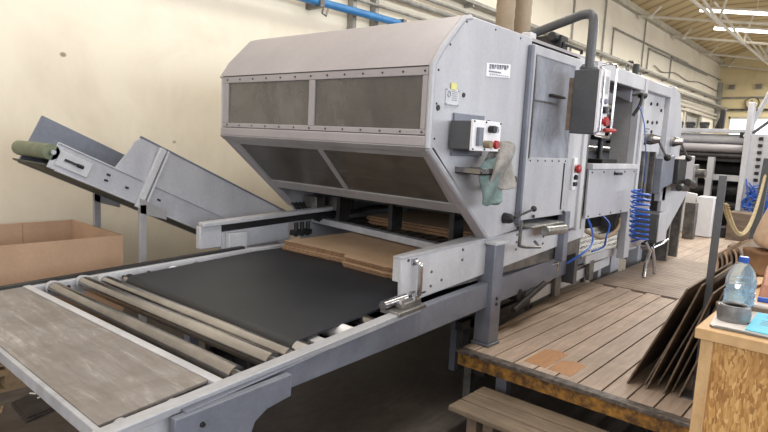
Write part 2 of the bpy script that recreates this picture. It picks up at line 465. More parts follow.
# ---- things on the left wall
def wall_pipe(name, pts, r, mat, lab, cat='pipe', group=None, seg=10):
    o = MB().tube(pts, r, seg).build(name, mat); return tag(o, lab, cat, group)
t = empty('blue_pipe', (4, 5.0, 3.0), 'blue painted pipe running along the cream wall above the hood', 'pipe')
MB().cyl((2.5, 5.02, 3.06), (7.5, 5.02, 3.13), .045).build('pipe_run', 'blue_paint', t)
for x in (4.55, 6.0):
    MB().box(x - .03, x + .03, 4.95, 5.2, 3.02, 3.16).build('pipe_clamp', 'steel_dull', t)
MB().tube([(4.55, 4.93, 3.03), (4.52, 4.92, 2.95), (4.58, 4.92, 2.93), (4.62, 4.93, 3.02)], .012, 6).build('wire_loop', 'steel_dull', t)
for k, (z, r, lab) in enumerate(((3.26, .02, 'thin grey conduit just above the blue pipe'), (3.42, .035, 'thicker grey conduit second above the blue pipe'), (3.54, .022, 'thin grey conduit directly under the cable tray'))):
    wall_pipe('wall_conduit', [(5.0, 5.08, z), (9.5, 5.08, z + .03)], r, 'tray', lab, 'conduit', 'conduits above the blue pipe')
for k, x in enumerate((5.22, 5.62)):
    b = MB(); b.box(x - .03, x + .03, 5.1, 5.2, 2.75, 3.9); tag(b.build('tray_bracket', 'tray'), ['left upright metal bracket holding the pipes on the wall', 'right upright metal bracket holding the pipes on the wall'][k], 'bracket')
t = empty('cable_tray', (4.5, 5.0, 3.72), 'long grey cable tray along the cream wall, the upper run', 'cable tray')
b = MB(); b.box(4.6, 24.6, 5.02, 5.16, 3.70, 3.712); b.box(4.6, 24.6, 5.01, 5.02, 3.70, 3.75); b.box(4.6, 24.6, 5.16, 5.17, 3.70, 3.75); b.build('tray_channel', 'tray', t)
b = MB()
for k in range(3): b.tube([(4.6 + i * 2, 5.05 + .035 * k + .008 * math.sin(i * 3 + k), 3.735 + .008 * math.sin(i * 2.1 + k)) for i in range(11)], .013, 6)
b.build('cables', 'steel_dull', t)
for x in [6 + 1.7 * i for i in range(12)]: MB().box(x - .02, x + .02, 5.03, 5.195, 3.66, 3.70).build('bracket', 'tray', t)
t = empty('cable_ladder', (13, 5.0, 3.4), 'open ladder-type cable rack below the long tray, near the far corner', 'cable rack')
b = MB(); b.box(15.5, 24.9, 4.8, 4.83, 3.38, 3.44); b.box(15.5, 24.9, 5.12, 5.15, 3.38, 3.44)
b.build('rack_rail', 'tray', t)
b = MB()
for i in range(32): b.box(15.6 + i * .29, 15.64 + i * .29, 4.83, 5.12, 3.39, 3.42)
b.build('rungs', 'tray', t)
for k, (z, lab) in enumerate(((3.16, 'grey pipe on the cream wall under the ladder rack'), (3.03, 'lowest grey pipe on the cream wall near the far corner'))):
    wall_pipe('wall_conduit', [(14.5, 5.12, z + .02), (24.9, 5.12, z)], .04, 'trim', lab, 'conduit', 'pipes under the ladder rack')
for k, (x, zt) in enumerate(((13.8, 4.42), (16.4, 4.35), (18.5, 4.42))):
    wall_pipe('wall_conduit', [(x, 5.16, 3.76), (x, 5.16, zt), (x + 6.5, 5.16, zt + .05)], .022, 'tray',
              ['thin grey conduit rising from the tray and bending right, the nearest one', 'thin grey conduit rising from the tray and bending right, the middle one', 'thin grey conduit rising from the tray and bending right, the farthest one'][k], 'conduit', 'bent conduits over the tray')
for k, x in enumerate((11.6, 13.25, 16.0)):
    wall_pipe('wall_conduit', [(x, 5.17, 2.6), (x, 5.17, 5.1)], .018, 'tray', ['thin straight vertical conduit left of the bent ones, by the lifting arm', 'thin straight vertical conduit just left of the nearest bent one', 'tall vertical conduit between the bent ones'][k], 'conduit', 'vertical conduits on the cream wall')
MB().tube(smooth_path([(17.0, 5.15, 3.98), (17.8, 5.15, 3.9), (19, 5.15, 4.02), (20.5, 5.15, 3.95), (22, 5.15, 4.06), (24.7, 5.15, 4.02)]), .014, 6).build('loose_wire', 'steel_dull')
tag(bpy.data.objects['loose_wire'], 'thin loose wire sagging across the wall above the far trays', 'wire')
t = empty('junction_box', (10.2, 5.15, 3.3), 'small beige junction box on the wall below the lifting arm', 'junction box')
MB().box(10.75, 11.0, 5.1, 5.2, 3.38, 3.6).build('casing', 'trim', t, .01); MB().box(10.79, 10.96, 5.09, 5.10, 3.42, 3.56).build('cover', 'tray', t)
t = empty('wire_hook', (15.1, 5.1, 3.5), 'coil of loose cable hanging from the tray above the press opening', 'cable coil')
for k in range(3): MB().tube([(14.9 + .25 * math.cos(a + k) * (.8 + .1 * k), 5.05 + .02 * k, 3.62 + .2 * math.sin(a + k)) for a in [i * .5236 for i in range(12)]], .016, 6, True).build('cable_loop', 'steel_dull', t)
b = MB(); b.box(24.82, 24.95, 5.04, 5.18, 2.7, 4.35); tag(b.build('corner_cable_riser', 'tray', bevel=.01), 'grey vertical cable riser in the far corner of the hall', 'cable riser')
for k in (0,):
    b = MB(); b.tube([(24.9, 5.0, 3.80), (24.9, -2, 3.86)], .035, 8); tag(b.build('end_wall_conduit', 'tray'), 'upper grey pipe crossing the end wall beside the clock', 'conduit')
    b = MB(); b.tube([(24.9, 5.0, 3.36), (24.9, -2, 3.42)], .045, 8); tag(b.build('end_wall_conduit', 'steel_dull'), 'lower grey pipe crossing the end wall over the bright window', 'conduit')
for y, lab in ((4.756, 'small brown square vent on the end wall, the left one'), (3.898, 'small brown square vent on the end wall, the right one')):
    t = empty('wall_vent', (24.95, y, 4.1), lab, 'vent')
    MB().box(24.93, 25.0, y - .13, y + .13, 4.1, 4.3).build('vent_frame', 'trim', t)
    b = MB()
    for k in range(4): b.box(24.91, 24.93, y - .09, y + .09, 4.125 + k * .04, 4.15 + k * .04)
    b.build('vent_slats', 'board_dark', t)
t = empty('wall_clock', (24.9, 4.02, 3.58), 'round pale wall clock on the end wall between the two pipes', 'clock')
MB().lathe((24.92, 4.02, 3.6), [(.2, 0), (.2, .03)], 28, (-1, 0, 0)).build('clock_face', 'wall_b', t)
MB().tube([(24.88, 4.02 + .21 * math.cos(a), 3.6 + .21 * math.sin(a)) for a in [i * math.pi / 14 for i in range(28)]], .02, 6, True).build('clock_rim', 'steel_dull', t)
MB().beam((24.87, 4.02, 3.6), (24.87, 4.04, 3.73), .015, .02, (1, 0, 0)).build('minute_hand', 'black', t)
MB().beam((24.87, 4.02, 3.6), (24.87, 3.94, 3.54), .02, .02, (1, 0, 0)).build('hour_hand', 'black', t)
for k, (x, y) in enumerate(((5.16, 3.0), (5.50, 3.0))):
    t = MB()
    pr_ = []
    for i in range(60):
        z = 2.3 + i * .05; pr_.append((.088 + (.004 if i % 2 else 0), z))
    t.lathe((x, y, 0), pr_, 24)
    tag(t.build('exhaust_duct', 'duct'), ['beige ribbed exhaust duct rising behind the machine, left one', 'beige ribbed exhaust duct rising behind the machine, right one'][k], 'duct', 'exhaust ducts')

# ================================================================== THE BIG MACHINE
mach = empty('folding_machine', (2.43, 1.8, 0), 'large pale grey machine with slanted windowed hood at the end of the roller conveyor', 'machine')
NY, FY = 1.80, 3.68
prof = [(2.43, 1.575), (2.43, 1.99), (2.50, 2.09), (2.68, 2.27), (2.74, 2.29), (3.46, 2.29), (3.46, 1.06), (3.12, 1.03)]
b = MB(); b.prism(prof, 'y', NY, NY + .03); b.build('side_panel', 'machine', mach, .008)
b = MB(); b.prism([(2.43, 1.575), (2.43, 1.99), (2.50, 2.09), (2.68, 2.27), (2.74, 2.29), (5.7, 2.29), (5.7, .5), (3.3, .5), (3.12, 1.0)], 'y', FY - .03, FY); b.build('far_side_panel', 'machine', mach, .008)
b = MB(); b.sheet([(2.425, 1.985), (2.50, 2.095), (2.68, 2.275), (2.74, 2.295), (5.72, 2.295)][::-1], 'y', NY + .02, FY + .01, .02); b.build('top_cover', 'hood', mach)
# rounded near edge band of the hood
b = MB(); b.tube([(2.435, NY + .012, 1.57), (2.435, NY + .012, 1.99), (2.505, NY + .012, 2.085), (2.685, NY + .012, 2.265), (2.75, NY + .012, 2.28)], .018, 8)
b.tube([(2.435, NY + .012, 1.57), (3.1, NY + .012, 1.04)], .018, 8)
b.build('hood_edge_band', 'machine', mach)
# upper window frame, in the plane X = 2.43
def frame_x(name, mat, x, y0, y1, z0, z1, th, opens, zo):
    b = MB(); ys = [y0] + [v for o in opens for v in o] + [y1]
    for i in range(0, len(ys), 2): b.box(x, x + th, ys[i], ys[i + 1], zo[0], zo[1])
    b.box(x, x + th, y0, y1, z0, zo[0]); b.box(x, x + th, y0, y1, zo[1], z1)
    return b.build(name, mat, mach, .004)
up = frame_x('upper_window_frame', 'hood', 2.425, NY + .03, FY - .03, 1.635, 1.985, .02, [(1.865, 2.685), (2.735, 3.585)], (1.665, 1.94))
for y0, y1 in ((1.865, 2.685), (2.735, 3.585)):
    MB().box(2.437, 2.442, y0, y1, 1.66, 1.945).build('upper_window_pane', 'pane', mach)
b = MB()
for i in range(13):
    y = 1.85 + i * .145
    for z in (1.65, 1.962): b.cyl((2.426, y, z), (2.421, y, z), .006, seg=6)
b.build('screws', 'dark_metal', up)
b = MB(); b.box(2.415, 2.44, NY + .02, FY - .02, 1.575, 1.632); b.build('hood_waist_rail', 'hood', mach, .008)
b = MB(); b.box(2.424, 2.43, NY + .03, FY - .03, 1.984, 1.990); b.build('hood_gap', 'black', mach)
# lower slanted windows
sd = Vector((.65, 0, -.545)).normalized(); sn = Vector((-.545, 0, -.65)).normalized()
def SP(s, y, n=0): return Vector((2.43, y, 1.575)) + sd * s + sn * n
def slab(b, s0, s1, ya0, yb0, ya1, yb1, n0, n1):
    return b.hull8([SP(s0, ya0, n0), SP(s0, yb0, n0), SP(s1, yb1, n0), SP(s1, ya1, n0), SP(s0, ya0, n1), SP(s0, yb0, n1), SP(s1, yb1, n1), SP(s1, ya1, n1)])
b = MB()
slab(b, 0, .09, 1.83, 3.65, 1.83, 3.65, 0, -.02); slab(b, .505, .60, 1.83, 3.65, 1.83, 3.65, 0, -.02)
slab(b, .09, .505, 1.83, 1.885, 1.83, 1.915, 0, -.02); slab(b, .09, .505, 2.675, 2.72, 2.735, 2.78, 0, -.02); slab(b, .09, .505, 3.545, 3.65, 3.57, 3.65, 0, -.02)
lowf = b.build('lower_window_frame', 'hood_low', mach, .004)
for a in ((1.885, 2.675, 1.915, 2.735), (2.72, 3.545, 2.78, 3.57)):
    b = MB(); slab(b, .088, .508, a[0], a[1], a[2], a[3], -.006, -.011); b.build('lower_window_pane', 'pane_low', mach)
b = MB(); slab(b, -.01, .03, 1.82, 3.66, 1.82, 3.66, .012, 0); b.build('drip_lip', 'hood_low', mach)
for y in (1.80, 3.60):
    b = MB(); slab(b, .02, .84, y, y + .075, y, y + .075, .004, -.03); b.build('hood_side_rail', 'hood', mach, .006)
# bolts of the side panel
b = MB()
for x, z in ((2.47, 1.62), (2.47, 1.80), (2.47, 1.97), (2.56, 2.11), (2.70, 2.25), (3.0, 2.26), (3.3, 2.26)): b.lathe((x, NY, z), [(.006, 0), (.005, .004)], 8, (0, -1, 0))
b.lathe((2.485, NY, 1.78), [(.016, 0), (.014, .006)], 10, (0, -1, 0)); b.lathe((2.715, NY, 1.865), [(.014, 0), (.012, .006)], 10, (0, -1, 0))
b.box(2.985, 3.01, NY - .004, NY, 1.71, 1.745)
b.build('panel_bolts', 'dark_metal', mach)
# inside of the hood: dark gear, rollers and grippers
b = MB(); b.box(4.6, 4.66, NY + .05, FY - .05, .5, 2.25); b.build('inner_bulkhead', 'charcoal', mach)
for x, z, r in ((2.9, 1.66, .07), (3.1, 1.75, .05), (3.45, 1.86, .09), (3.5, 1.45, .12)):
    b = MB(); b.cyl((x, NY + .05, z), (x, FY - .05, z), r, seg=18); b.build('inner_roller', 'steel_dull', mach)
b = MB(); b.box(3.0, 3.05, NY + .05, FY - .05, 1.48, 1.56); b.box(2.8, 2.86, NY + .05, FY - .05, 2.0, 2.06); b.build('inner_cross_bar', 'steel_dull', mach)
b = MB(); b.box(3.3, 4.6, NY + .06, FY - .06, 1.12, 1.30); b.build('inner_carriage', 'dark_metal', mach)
for y in (2.2, 2.75, 3.3):
    b = MB(); b.box(3.28, 3.40, y - .02, y + .02, .94, 1.14); b.build('gripper_arm', 'dark_metal', mach)
# opening below the hood: transverse bar, grating of thin slats, side links
b = MB(); b.beam((3.14, 1.98, .905), (3.34, 3.64, .905), .07, .05); b.build('front_cross_bar', 'rail', mach, .004)
b = MB()
for i in range(16): b.box(3.34, 4.55, 1.99 + i * .105, 2.04 + i * .105, .875, .889)
b.build('sheet_grating', 'steel_dull', mach)
for pp in ([(3.30, 2.02, .91), (3.95, 1.98, .95), (4.5, 1.98, .96)], [(3.38, 3.58, .91), (4.0, 3.58, .97), (4.5, 3.58, .97)]):
    MB().tube(pp, .02, 8).build('grating_side_rod', 'steel_dull', mach)
b = MB()
for k in range(5): b.tube(smooth_path([(3.05 + .04 * k, 3.60, 1.06), (3.1 + .05 * k, 3.52, .98 - .02 * k), (3.3 + .04 * k, 3.45, 1.0), (3.45 + .05 * k, 3.55, 1.1)], 5), .012, 6)
b.build('hydraulic_hoses', 'black', mach)
b = MB(); b.box(3.35, 3.55, 3.38, 3.58, 1.0, 1.14); b.box(3.18, 3.28, 3.45, 3.60, 1.02, 1.12); b.cyl((3.4, 3.3, 1.05), (3.4, 3.5, 1.05), .05); b.build('drive_bracket', 'steel_dull', mach, .006)

# near side guide box (pale, riveted) and its handle
guide = MB().prism([(2.29, .755), (2.27, 1.012), (4.65, 1.08), (4.65, .90)], 'y', 1.815, 1.84).build('guide_side_plate', 'machine_white', mach, .004)
b = MB(); b.hull8([(2.27, 1.81, 1.0), (4.6, 1.81, 1.065), (4.6, 2.05, 1.065), (2.27, 1.87, 1.0), (2.27, 1.81, 1.012), (4.6, 1.81, 1.077), (4.6, 2.05, 1.077), (2.27, 1.87, 1.012)]); b.build('guide_top_plate', 'rail', mach, .003)
b = MB(); b.box(2.275, 2.287, 1.83, 1.87, .88, 1.0); b.build('guide_end_flap', 'machine_white', mach)
for x, z in ((2.29, .99), (2.29, .79), (2.34, .985), (2.50, .82), (2.50, .90), (2.60, .84), (2.8, .99), (2.8, .93), (3.05, 1.0), (3.45, 1.02), (3.45, .97), (3.45, .92), (3.85, .97), (3.85, .92), (3.90, 1.0), (4.3, .98), (4.4, 1.03)): MB().lathe((x + .04, 1.815, z), [(.009, 0), (.007, .006)], 8, (0, -1, 0)).build('rivet', 'steel_dull', guide)
b = MB(); b.tube(smooth_path([(2.375, 1.815, .80), (2.375, 1.775, .805), (2.375, 1.765, .83), (2.375, 1.765, .95), (2.375, 1.775, .975), (2.375, 1.815, .98)], 4), .013, 8)
b.box(2.355, 2.395, 1.805, 1.816, .785, .82); b.box(2.355, 2.395, 1.805, 1.816, .96, .995)
b.build('pull_handle', 'chrome', mach)
b = MB(); b.prism([(2.33, .767), (2.33, .773), (4.6, .905), (4.6, .768)], 'y', 1.838, 1.85); b.build('guide_foot_strip', 'steel_dull', mach)
# posts carrying the side wall
b = MB(); b.prism([(3.10, .37), (3.10, 1.0), (3.22, 1.0), (3.22, .37)], 'y', 1.748, 1.86)
b.box(3.09, 3.23, 1.738, 1.87, .352, .37)
post = b.build('support_post', 'bluegrey', mach, .006)
b = MB(); b.box(3.075, 3.245, 1.73, 1.88, 1.0, 1.02); b.build('post_cap', 'machine_white', mach, .003)
b = MB(); b.box(4.14, 4.22, 1.765, 1.83, .76, 1.14); b.build('support_post', 'bluegrey', mach, .006)
b = MB()
for z in (.62, .655): b.lathe((3.16, 1.748, z), [(.011, 0), (.009, .008)], 8, (0, -1, 0))
b.build('post_bolts', 'dark_metal', post)
# inspection door
b = MB()
b.box(3.445, 3.50, 1.785, 1.80, 1.12, 2.25); b.box(4.12, 4.20, 1.785, 1.80, 1.12, 2.25); b.box(3.50, 4.12, 1.785, 1.80, 2.19, 2.25); b.box(3.50, 4.12, 1.785, 1.80, 1.12, 1.535)
door = b.build('inspection_door', 'machine', mach, .004)
MB().box(3.50, 4.12, 1.790, 1.795, 1.53, 2.195).build('door_pane', 'pane_door', door)
b = MB(); b.box(3.405, 3.44, 1.765, 1.80, 1.10, 2.24); b.build('hinge_strip', 'bluegrey', door, .008)
b = MB(); b.box(3.72, 3.93, 1.755, 1.785, 1.945, 1.965); b.build('door_grip', 'black', door, .004)
b = MB(); b.box(3.50, 3.515, 1.78, 1.786, 1.53, 2.19)
b.box(3.51, 3.9, 1.78, 1.786, 1.90, 1.91); b.build('pane_bead', 'steel_dull', door)
b = MB(); b.box(4.06, 4.075, 1.78, 1.786, 1.16, 1.50); b.build('door_slot', 'dark_metal', door)
b = MB()
for i in range(6): b.lathe((3.53 + i * .11, 1.785, 1.515), [(.007, 0), (.005, .005)], 6, (0, -1, 0))
b.lathe((4.10, 1.775, 1.14), [(.013, 0), (.011, .01)], 8, (0, -1, 0)); b.lathe((3.62, 1.775, 1.14), [(.013, 0), (.011, .01)], 8, (0, -1, 0))
b.build('door_screws', 'dark_metal', door)
# narrow strip with the red stop button
MB().box(4.205, 4.40, 1.79, 1.82, 1.0, 2.27).build('button_column', 'machine_white', mach, .004)
b = MB(); b.box(4.215, 4.275, 1.77, 1.79, 1.30, 1.54); st = b.build('stop_station', 'white', mach, .004)
MB().lathe((4.245, 1.77, 1.46), [(.02, 0), (.02, .012), (.034, .016), (.03, .035), (.015, .042)], 16, (0, -1, 0)).build('stop_button', 'red', st)
MB().lathe((4.245, 1.77, 1.395), [(.02, 0), (.018, .02)], 12, (0, -1, 0)).build('push_button', 'black', st)
b = MB(); b.box(4.22, 4.27, 1.755, 1.77, 1.33, 1.36); b.build('selector_switch', 'black', st)
MB().box(4.36, 4.43, 1.77, 1.82, .98, 2.26).build('white_upright', 'machine_white', mach, .006)
MB().box(4.435, 4.48, 1.78, 1.82, .98, 2.26).build('dark_upright', 'steel_dull', mach, .004)
# second section: upper opening with gear, lower grey panel
b = MB(); b.box(4.51, 5.66, 1.78, 1.82, 2.17, 2.29); b.build('section_top_rail', 'machine_white', mach, .004)
MB().box(5.60, 5.74, 1.79, 1.86, .60, 2.29).build('right_upright', 'machine', mach, .006)
MB().box(5.66, 5.72, 1.765, 1.79, 1.0, 2.28).build('right_upright_front', 'machine_white', mach, .006)
b = MB(); b.box(4.51, 5.60, 1.74, 1.80, 1.455, 1.50); b.build('shelf_edge', 'machine_white', mach, .004)
lp = MB().box(4.51, 5.60, 1.765, 1.785, 1.06, 1.455).build('lower_cover', 'machine', mach, .004)
b = MB(); b.box(5.05, 5.18, 1.735, 1.765, 1.405, 1.425); b.build('cover_grip', 'black', lp)
b = MB()
for i in range(5):
    for z in (1.08, 1.43): b.lathe((4.56 + i * .25, 1.765, z), [(.008, 0), (.006, .006)], 6, (0, -1, 0))
b.build('cover_screws', 'dark_metal', lp)
bp = MB().box(4.66, 7.1, 2.42, 2.46, 1.06, 2.26).build('gear_plate', 'bluegrey', mach)  # darker enamel chosen to hold the shade inside the opening
MB().box(5.60, 5.64, 1.86, 2.02, 1.06, 2.26).build('reveal_plate', 'hood_low', mach)  # darker than the covers, shade of the opening put into its colour
b = MB(); b.prism([(1.86, 2.26), (2.30, 2.26), (1.86, 2.06)], 'x', 5.54, 5.60); b.build('corner_gusset', 'machine', mach)
b = MB(); b.box(4.55, 5.6, 1.80, 2.42, 1.46, 1.49); b.build('shelf', 'steel_dull', mach)
for x, z, r in ((5.25, 1.85, .10), (6.62, 1.79, .10), (6.35, 2.05, .06), (6.75, 2.12, .045), (6.6, 1.98, .035), (6.3, 1.62, .06), (6.75, 1.60, .04)):
    MB().lathe((x, 2.42, z), [(r, 0), (r, .06), (r * .6, .07), (r * .5, .16)], 20, (0, -1, 0)).build('gear_disc', 'black' if r > .08 else 'steel_dull', bp)
b = MB()
for i in range(9): b.lathe((6.2 + .08 * i, 2.42, 1.95 + .22 * math.sin(i * .6)), [(.018, 0), (.014, .02)], 8, (0, -1, 0))
b.build('plate_bolts', 'dark_metal', bp)
b = MB(); b.cyl((5.3, 2.0, 1.50), (5.3, 2.0, 1.72), .025); b.box(5.18, 5.42, 1.95, 2.05, 1.70, 1.74); b.box(5.12, 5.48, 1.9, 2.1, 1.49, 1.53)
b.build('adjusting_clamp', 'black', mach, .004)
b = MB(); b.cyl((4.62, 2.1, 1.62), (7.0, 2.1, 1.62), .028); b.build('guide_shaft', 'steel', mach)
# underbody block, its dark colour standing in for shade below the covers
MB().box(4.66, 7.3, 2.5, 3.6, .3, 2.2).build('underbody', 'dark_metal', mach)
b = MB(); b.box(6.2, 6.45, 2.1, 2.25, 0, .98); b.build('frame_foot', 'machine', mach, .006)
b = MB(); b.box(7.15, 7.30, 2.12, 2.25, 0, .9); b.build('frame_foot', 'machine', mach, .006)
b = MB(); b.box(5.3, 7.4, 2.25, 2.4, .45, .60); b.build('base_beam', 'machine', mach, .006)
b = MB(); b.box(4.9, 5.8, 2.45, 2.75, .25, .95); b.cyl((5.2, 2.35, .8), (5.2, 2.5, .8), .09); b.cyl((5.6, 2.35, .62), (5.6, 2.5, .62), .12); b.build('drive_gear', 'dark_metal', mach, .01)

# third section: recessed bolted plate, lower cover
third = [(5.76, 1.62), (5.76, 2.30), (6.62, 2.33), (7.25, 2.33), (7.25, 1.62)]
b = MB(); b.box(5.76, 6.60, 1.80, 1.86, 2.19, 2.29); b.box(6.60, 6.80, 1.80, 1.86, 1.1, 2.31); b.build('bay_frame', 'machine', mach, .006)
pl = MB().box(5.76, 6.60, 1.86, 1.90, 1.60, 2.20).build('bolted_plate', 'machine_white', mach, .004)
b = MB()
for x, z in ((5.95, 2.08), (6.15, 2.09), (6.35, 2.10), (5.92, 1.90), (6.1, 1.91), (6.25, 1.91), (6.4, 1.92), (6.25, 1.82), (5.9, 1.68), (6.08, 1.70), (6.25, 1.71), (6.42, 1.72), (5.83, 2.0), (6.5, 2.05)): b.lathe((x, 1.86, z), [(.018, 0), (.015, .012)], 8, (0, -1, 0))
b.build('plate_bolts', 'dark_metal', pl)
b = MB()
for r in range(3):
    for i in range(5 - r): b.box(5.95 + i * .05, 5.985 + i * .05, 1.855, 1.86, 1.838 - r * .03, 1.85 - r * .03)
b.build('printed_legend', 'ink', pl)
for x in (5.98, 6.78):
    b = MB(); b.lathe((x, 1.82, 1.74), [(.05, 0), (.055, .05), (.04, .1), (.03, .14)], 16, (0, -1, 0)); h = b.build('handwheel_hub', 'steel', mach)
    b = MB(); b.cyl((x, 1.70, 1.73), (x + .16, 1.66, 1.58), .012, seg=8); b.build('crank_lever', 'steel_dull', h)
    b = MB(); b.sph((x + .17, 1.65, 1.57), .035); b.build('black_knob', 'black', h)
b = MB(); b.prism([(6.80, 1.45), (6.80, 2.30), (7.05, 2.27), (7.25, 1.95), (7.3, 1.45)], 'y', 1.83, 1.87); b.build('end_shield', 'machine', mach, .005)
b = MB(); b.prism([(5.76, 1.58), (6.56, 1.58), (6.56, .62), (5.76, .66)], 'y', 1.88, 1.92); b.build('lower_plate', 'hood', mach, .005)
b = MB(); b.prism([(6.68, 1.42), (7.75, 1.38), (7.80, 1.20), (7.0, .74), (6.68, .74)], 'y', 1.80, 1.84); b.build('slanted_cover', 'machine_white', mach, .005)
b = MB(); b.box(5.80, 5.84, 1.76, 1.86, 1.12, 1.62); b.box(6.12, 6.16, 1.76, 1.86, 1.12, 1.62); b.box(5.95, 6.02, 1.78, 1.86, 1.12, 1.62); b.build('slide_rail', 'steel_dull', mach)
for x0, x1, mt in ((6.20, 6.62, 'bluegrey'), (6.98, 7.45, 'hood')):
    b = MB(); b.prism([(x0, 1.56), (x1, 1.60), (x1, 1.30), (x0 + .12, 1.26), (x0, 1.20)], 'y', 1.70, 1.84); b.build('motor_cover', mt, mach, .008)
b = MB(); b.box(6.64, 6.96, 1.66, 1.80, 1.30, 1.56); b.cyl((6.8, 1.6, 1.32), (7.1, 1.6, 1.28), .04); b.cyl((6.5, 1.6, 1.27), (6.9, 1.62, 1.25), .035); b.build('gearbox', 'dark_metal', mach, .01)
b = MB(); b.box(7.5, 7.7, 1.7, 1.9, 1.25, 1.5); b.cyl((7.6, 1.6, 1.4), (7.6, 1.75, 1.4), .05); b.build('end_gearbox', 'steel_dull', mach, .01)
b = MB(); b.box(6.06, 6.34, 1.645, 1.93, .745, 1.02); ec = b.build('electric_cabinet', 'charcoal', mach, .012)
MB().box(6.06, 6.35, 1.63, 1.645, .735, 1.03).build('cabinet_door', 'machine', ec, .006)
b = MB(); b.box(7.3, 7.36, 1.85, 2.6, .3, 1.2); b.box(7.75, 7.8, 1.85, 1.95, .35, 1.3); b.build('rear_frame', 'steel_dull', mach)
# bits on the roof of the machine
b = MB(); b.box(3.66, 3.74, 1.92, 1.99, 2.297, 2.37); b.build('roof_bracket', 'machine_white', mach, .006)
b = MB(); b.box(3.98, 4.10, 1.85, 2.05, 2.30, 2.40); b.cyl((3.92, 1.9, 2.38), (4.1, 1.9, 2.38), .035); b.build('roof_valve', 'black', mach, .008)
b = MB(); b.tube([(4.0, 1.84, 2.31), (4.0, 1.84, 2.34), (4.32, 1.84, 2.34), (4.32, 1.84, 2.31)], .012, 6); b.build('roof_handle', 'black', mach)
b = MB(); b.cyl((5.72, 1.9, 2.298), (5.74, 1.9, 2.42), .03, seg=10); b.build('roof_beacon', 'black', mach)
b = MB(); b.tube(smooth_path([(5.30, 1.76, 2.10), (5.34, 1.70, 2.11), (5.33, 1.70, 2.02), (5.30, 1.74, 1.92)]), .015, 8); b.lathe((5.34, 1.71, 2.10), [(.028, 0), (.028, .06)], 10, (1, -.4, 0)); b.build('air_valve', 'black', mach)

# notices stuck on the side panel
sg = MB().prism([(2.93, 1.99), (2.93, 2.065), (3.20, 2.09), (3.20, 2.01)], 'y', NY - .003, NY).build('printed_notice', 'white', mach)
b = MB()
rr = random.Random(3)
for i in range(8):
    x = 2.958 + i * .028; z = 2.036 + i * .0026
    b.box(x, x + .005, NY - .006, NY - .003, z, z + .026); b.box(x + .012, x + .017, NY - .006, NY - .003, z + rr.choice((0, .01)), z + .026)
    b.box(x, x + .017, NY - .006, NY - .003, z + rr.choice((0, .011, .021)), z + .026 if False else z + .0255)
for i in range(7): b.box(2.955 + i * .02, 2.969 + i * .02, NY - .006, NY - .003, 2.018 + i * .001, 2.026 + i * .001)
for i in range(9): b.box(2.965 + i * .025, 2.98 + i * .025, NY - .006, NY - .003, 2.005 + i * .0012, 2.009 + i * .0012)
b.build('print', 'ink', sg)
np_ = MB().box(2.545, 2.665, NY - .004, NY, 1.80, 1.885).build('rating_plate', 'machine_white', mach)
b = MB(); b.tube([(2.572 + .012 * math.cos(a), NY - .006, 1.858 + .016 * math.sin(a)) for a in [i * .5236 for i in range(12)]], .002, 5, True)
for i in range(5): b.box(2.60, 2.65, NY - .006, NY - .004, 1.872 - i * .011, 1.875 - i * .011)
for x, z in ((2.55, 1.88), (2.66, 1.88), (2.55, 1.805), (2.66, 1.805)): b.box(x - .004, x + .004, NY - .007, NY - .003, z - .004, z + .004)
b.box(2.55, 2.66, NY - .006, NY - .004, 1.802, 1.805); b.build('print', 'ink', np_)
MB().box(2.585, 2.635, NY - .007, NY - .003, 1.885, 1.918).build('yellow_sticker', 'yellow', mach)

# control station: open box with buttons
b = MB(); b.box(2.625, 2.93, NY - .015, NY, 1.535, 1.765); cb = b.build('control_station', 'bluegrey', mach, .004)
MB().box(2.585, 2.80, NY - .15, NY - .015, 1.572, 1.722).build('switch_housing', 'charcoal', cb, .004)
fp = MB().box(2.575, 2.86, NY - .165, NY - .15, 1.568, 1.728)
fp = fp.build('switch_plate', 'white', cb, .003)
b = MB(); b.box(2.61, 2.65, NY - .185, NY - .165, 1.595, 1.69); b.build('rocker_switch', 'bluegrey', cb)
b = MB(); b.lathe((2.74, NY - .165, 1.685), [(.02, 0), (.02, .035)], 12, (0, -1, 0)); b.build('selector_knob', 'black', cb)
b = MB(); b.lathe((2.79, NY - .165, 1.685), [(.018, 0), (.018, .02)], 12, (0, -1, 0)); b.build('chrome_button', 'chrome', cb)
b = MB(); b.lathe((2.70, NY - .165, 1.605), [(.02, 0), (.02, .04)], 12, (0, -1, 0)); b.build('beige_button', 'duct', cb)
b = MB(); b.lathe((2.77, NY - .165, 1.605), [(.014, 0), (.014, .02), (.024, .024), (.022, .04)], 14, (0, -1, 0)); b.build('stop_button', 'red', cb)
b = MB()
for x, z in ((2.585, 1.72), (2.70, 1.72), (2.85, 1.72), (2.585, 1.577), (2.70, 1.577), (2.85, 1.577)): b.lathe((x, NY - .165, z), [(.006, 0), (.005, .004)], 6, (0, -1, 0))
b.build('plate_screws', 'dark_metal', cb)
# small bracket tray and lever under it
b = MB(); b.box(2.68, 2.84, NY - .17, NY, 1.44, 1.448); b.box(2.68, 2.688, NY - .17, NY, 1.44, 1.475); b.box(2.68, 2.84, NY - .17, NY - .162, 1.44, 1.475); b.box(2.832, 2.84, NY - .17, NY, 1.44, 1.475); b.build('bracket_tray', 'steel', mach, .002)
b = MB(); b.beam((2.95, NY - .06, 1.355), (3.17, NY - .05, 1.37), .05, .03); b.cyl((3.21, NY, 1.40), (3.21, NY - .09, 1.40), .025); b.build('latch_arm', 'dark_metal', mach, .004)
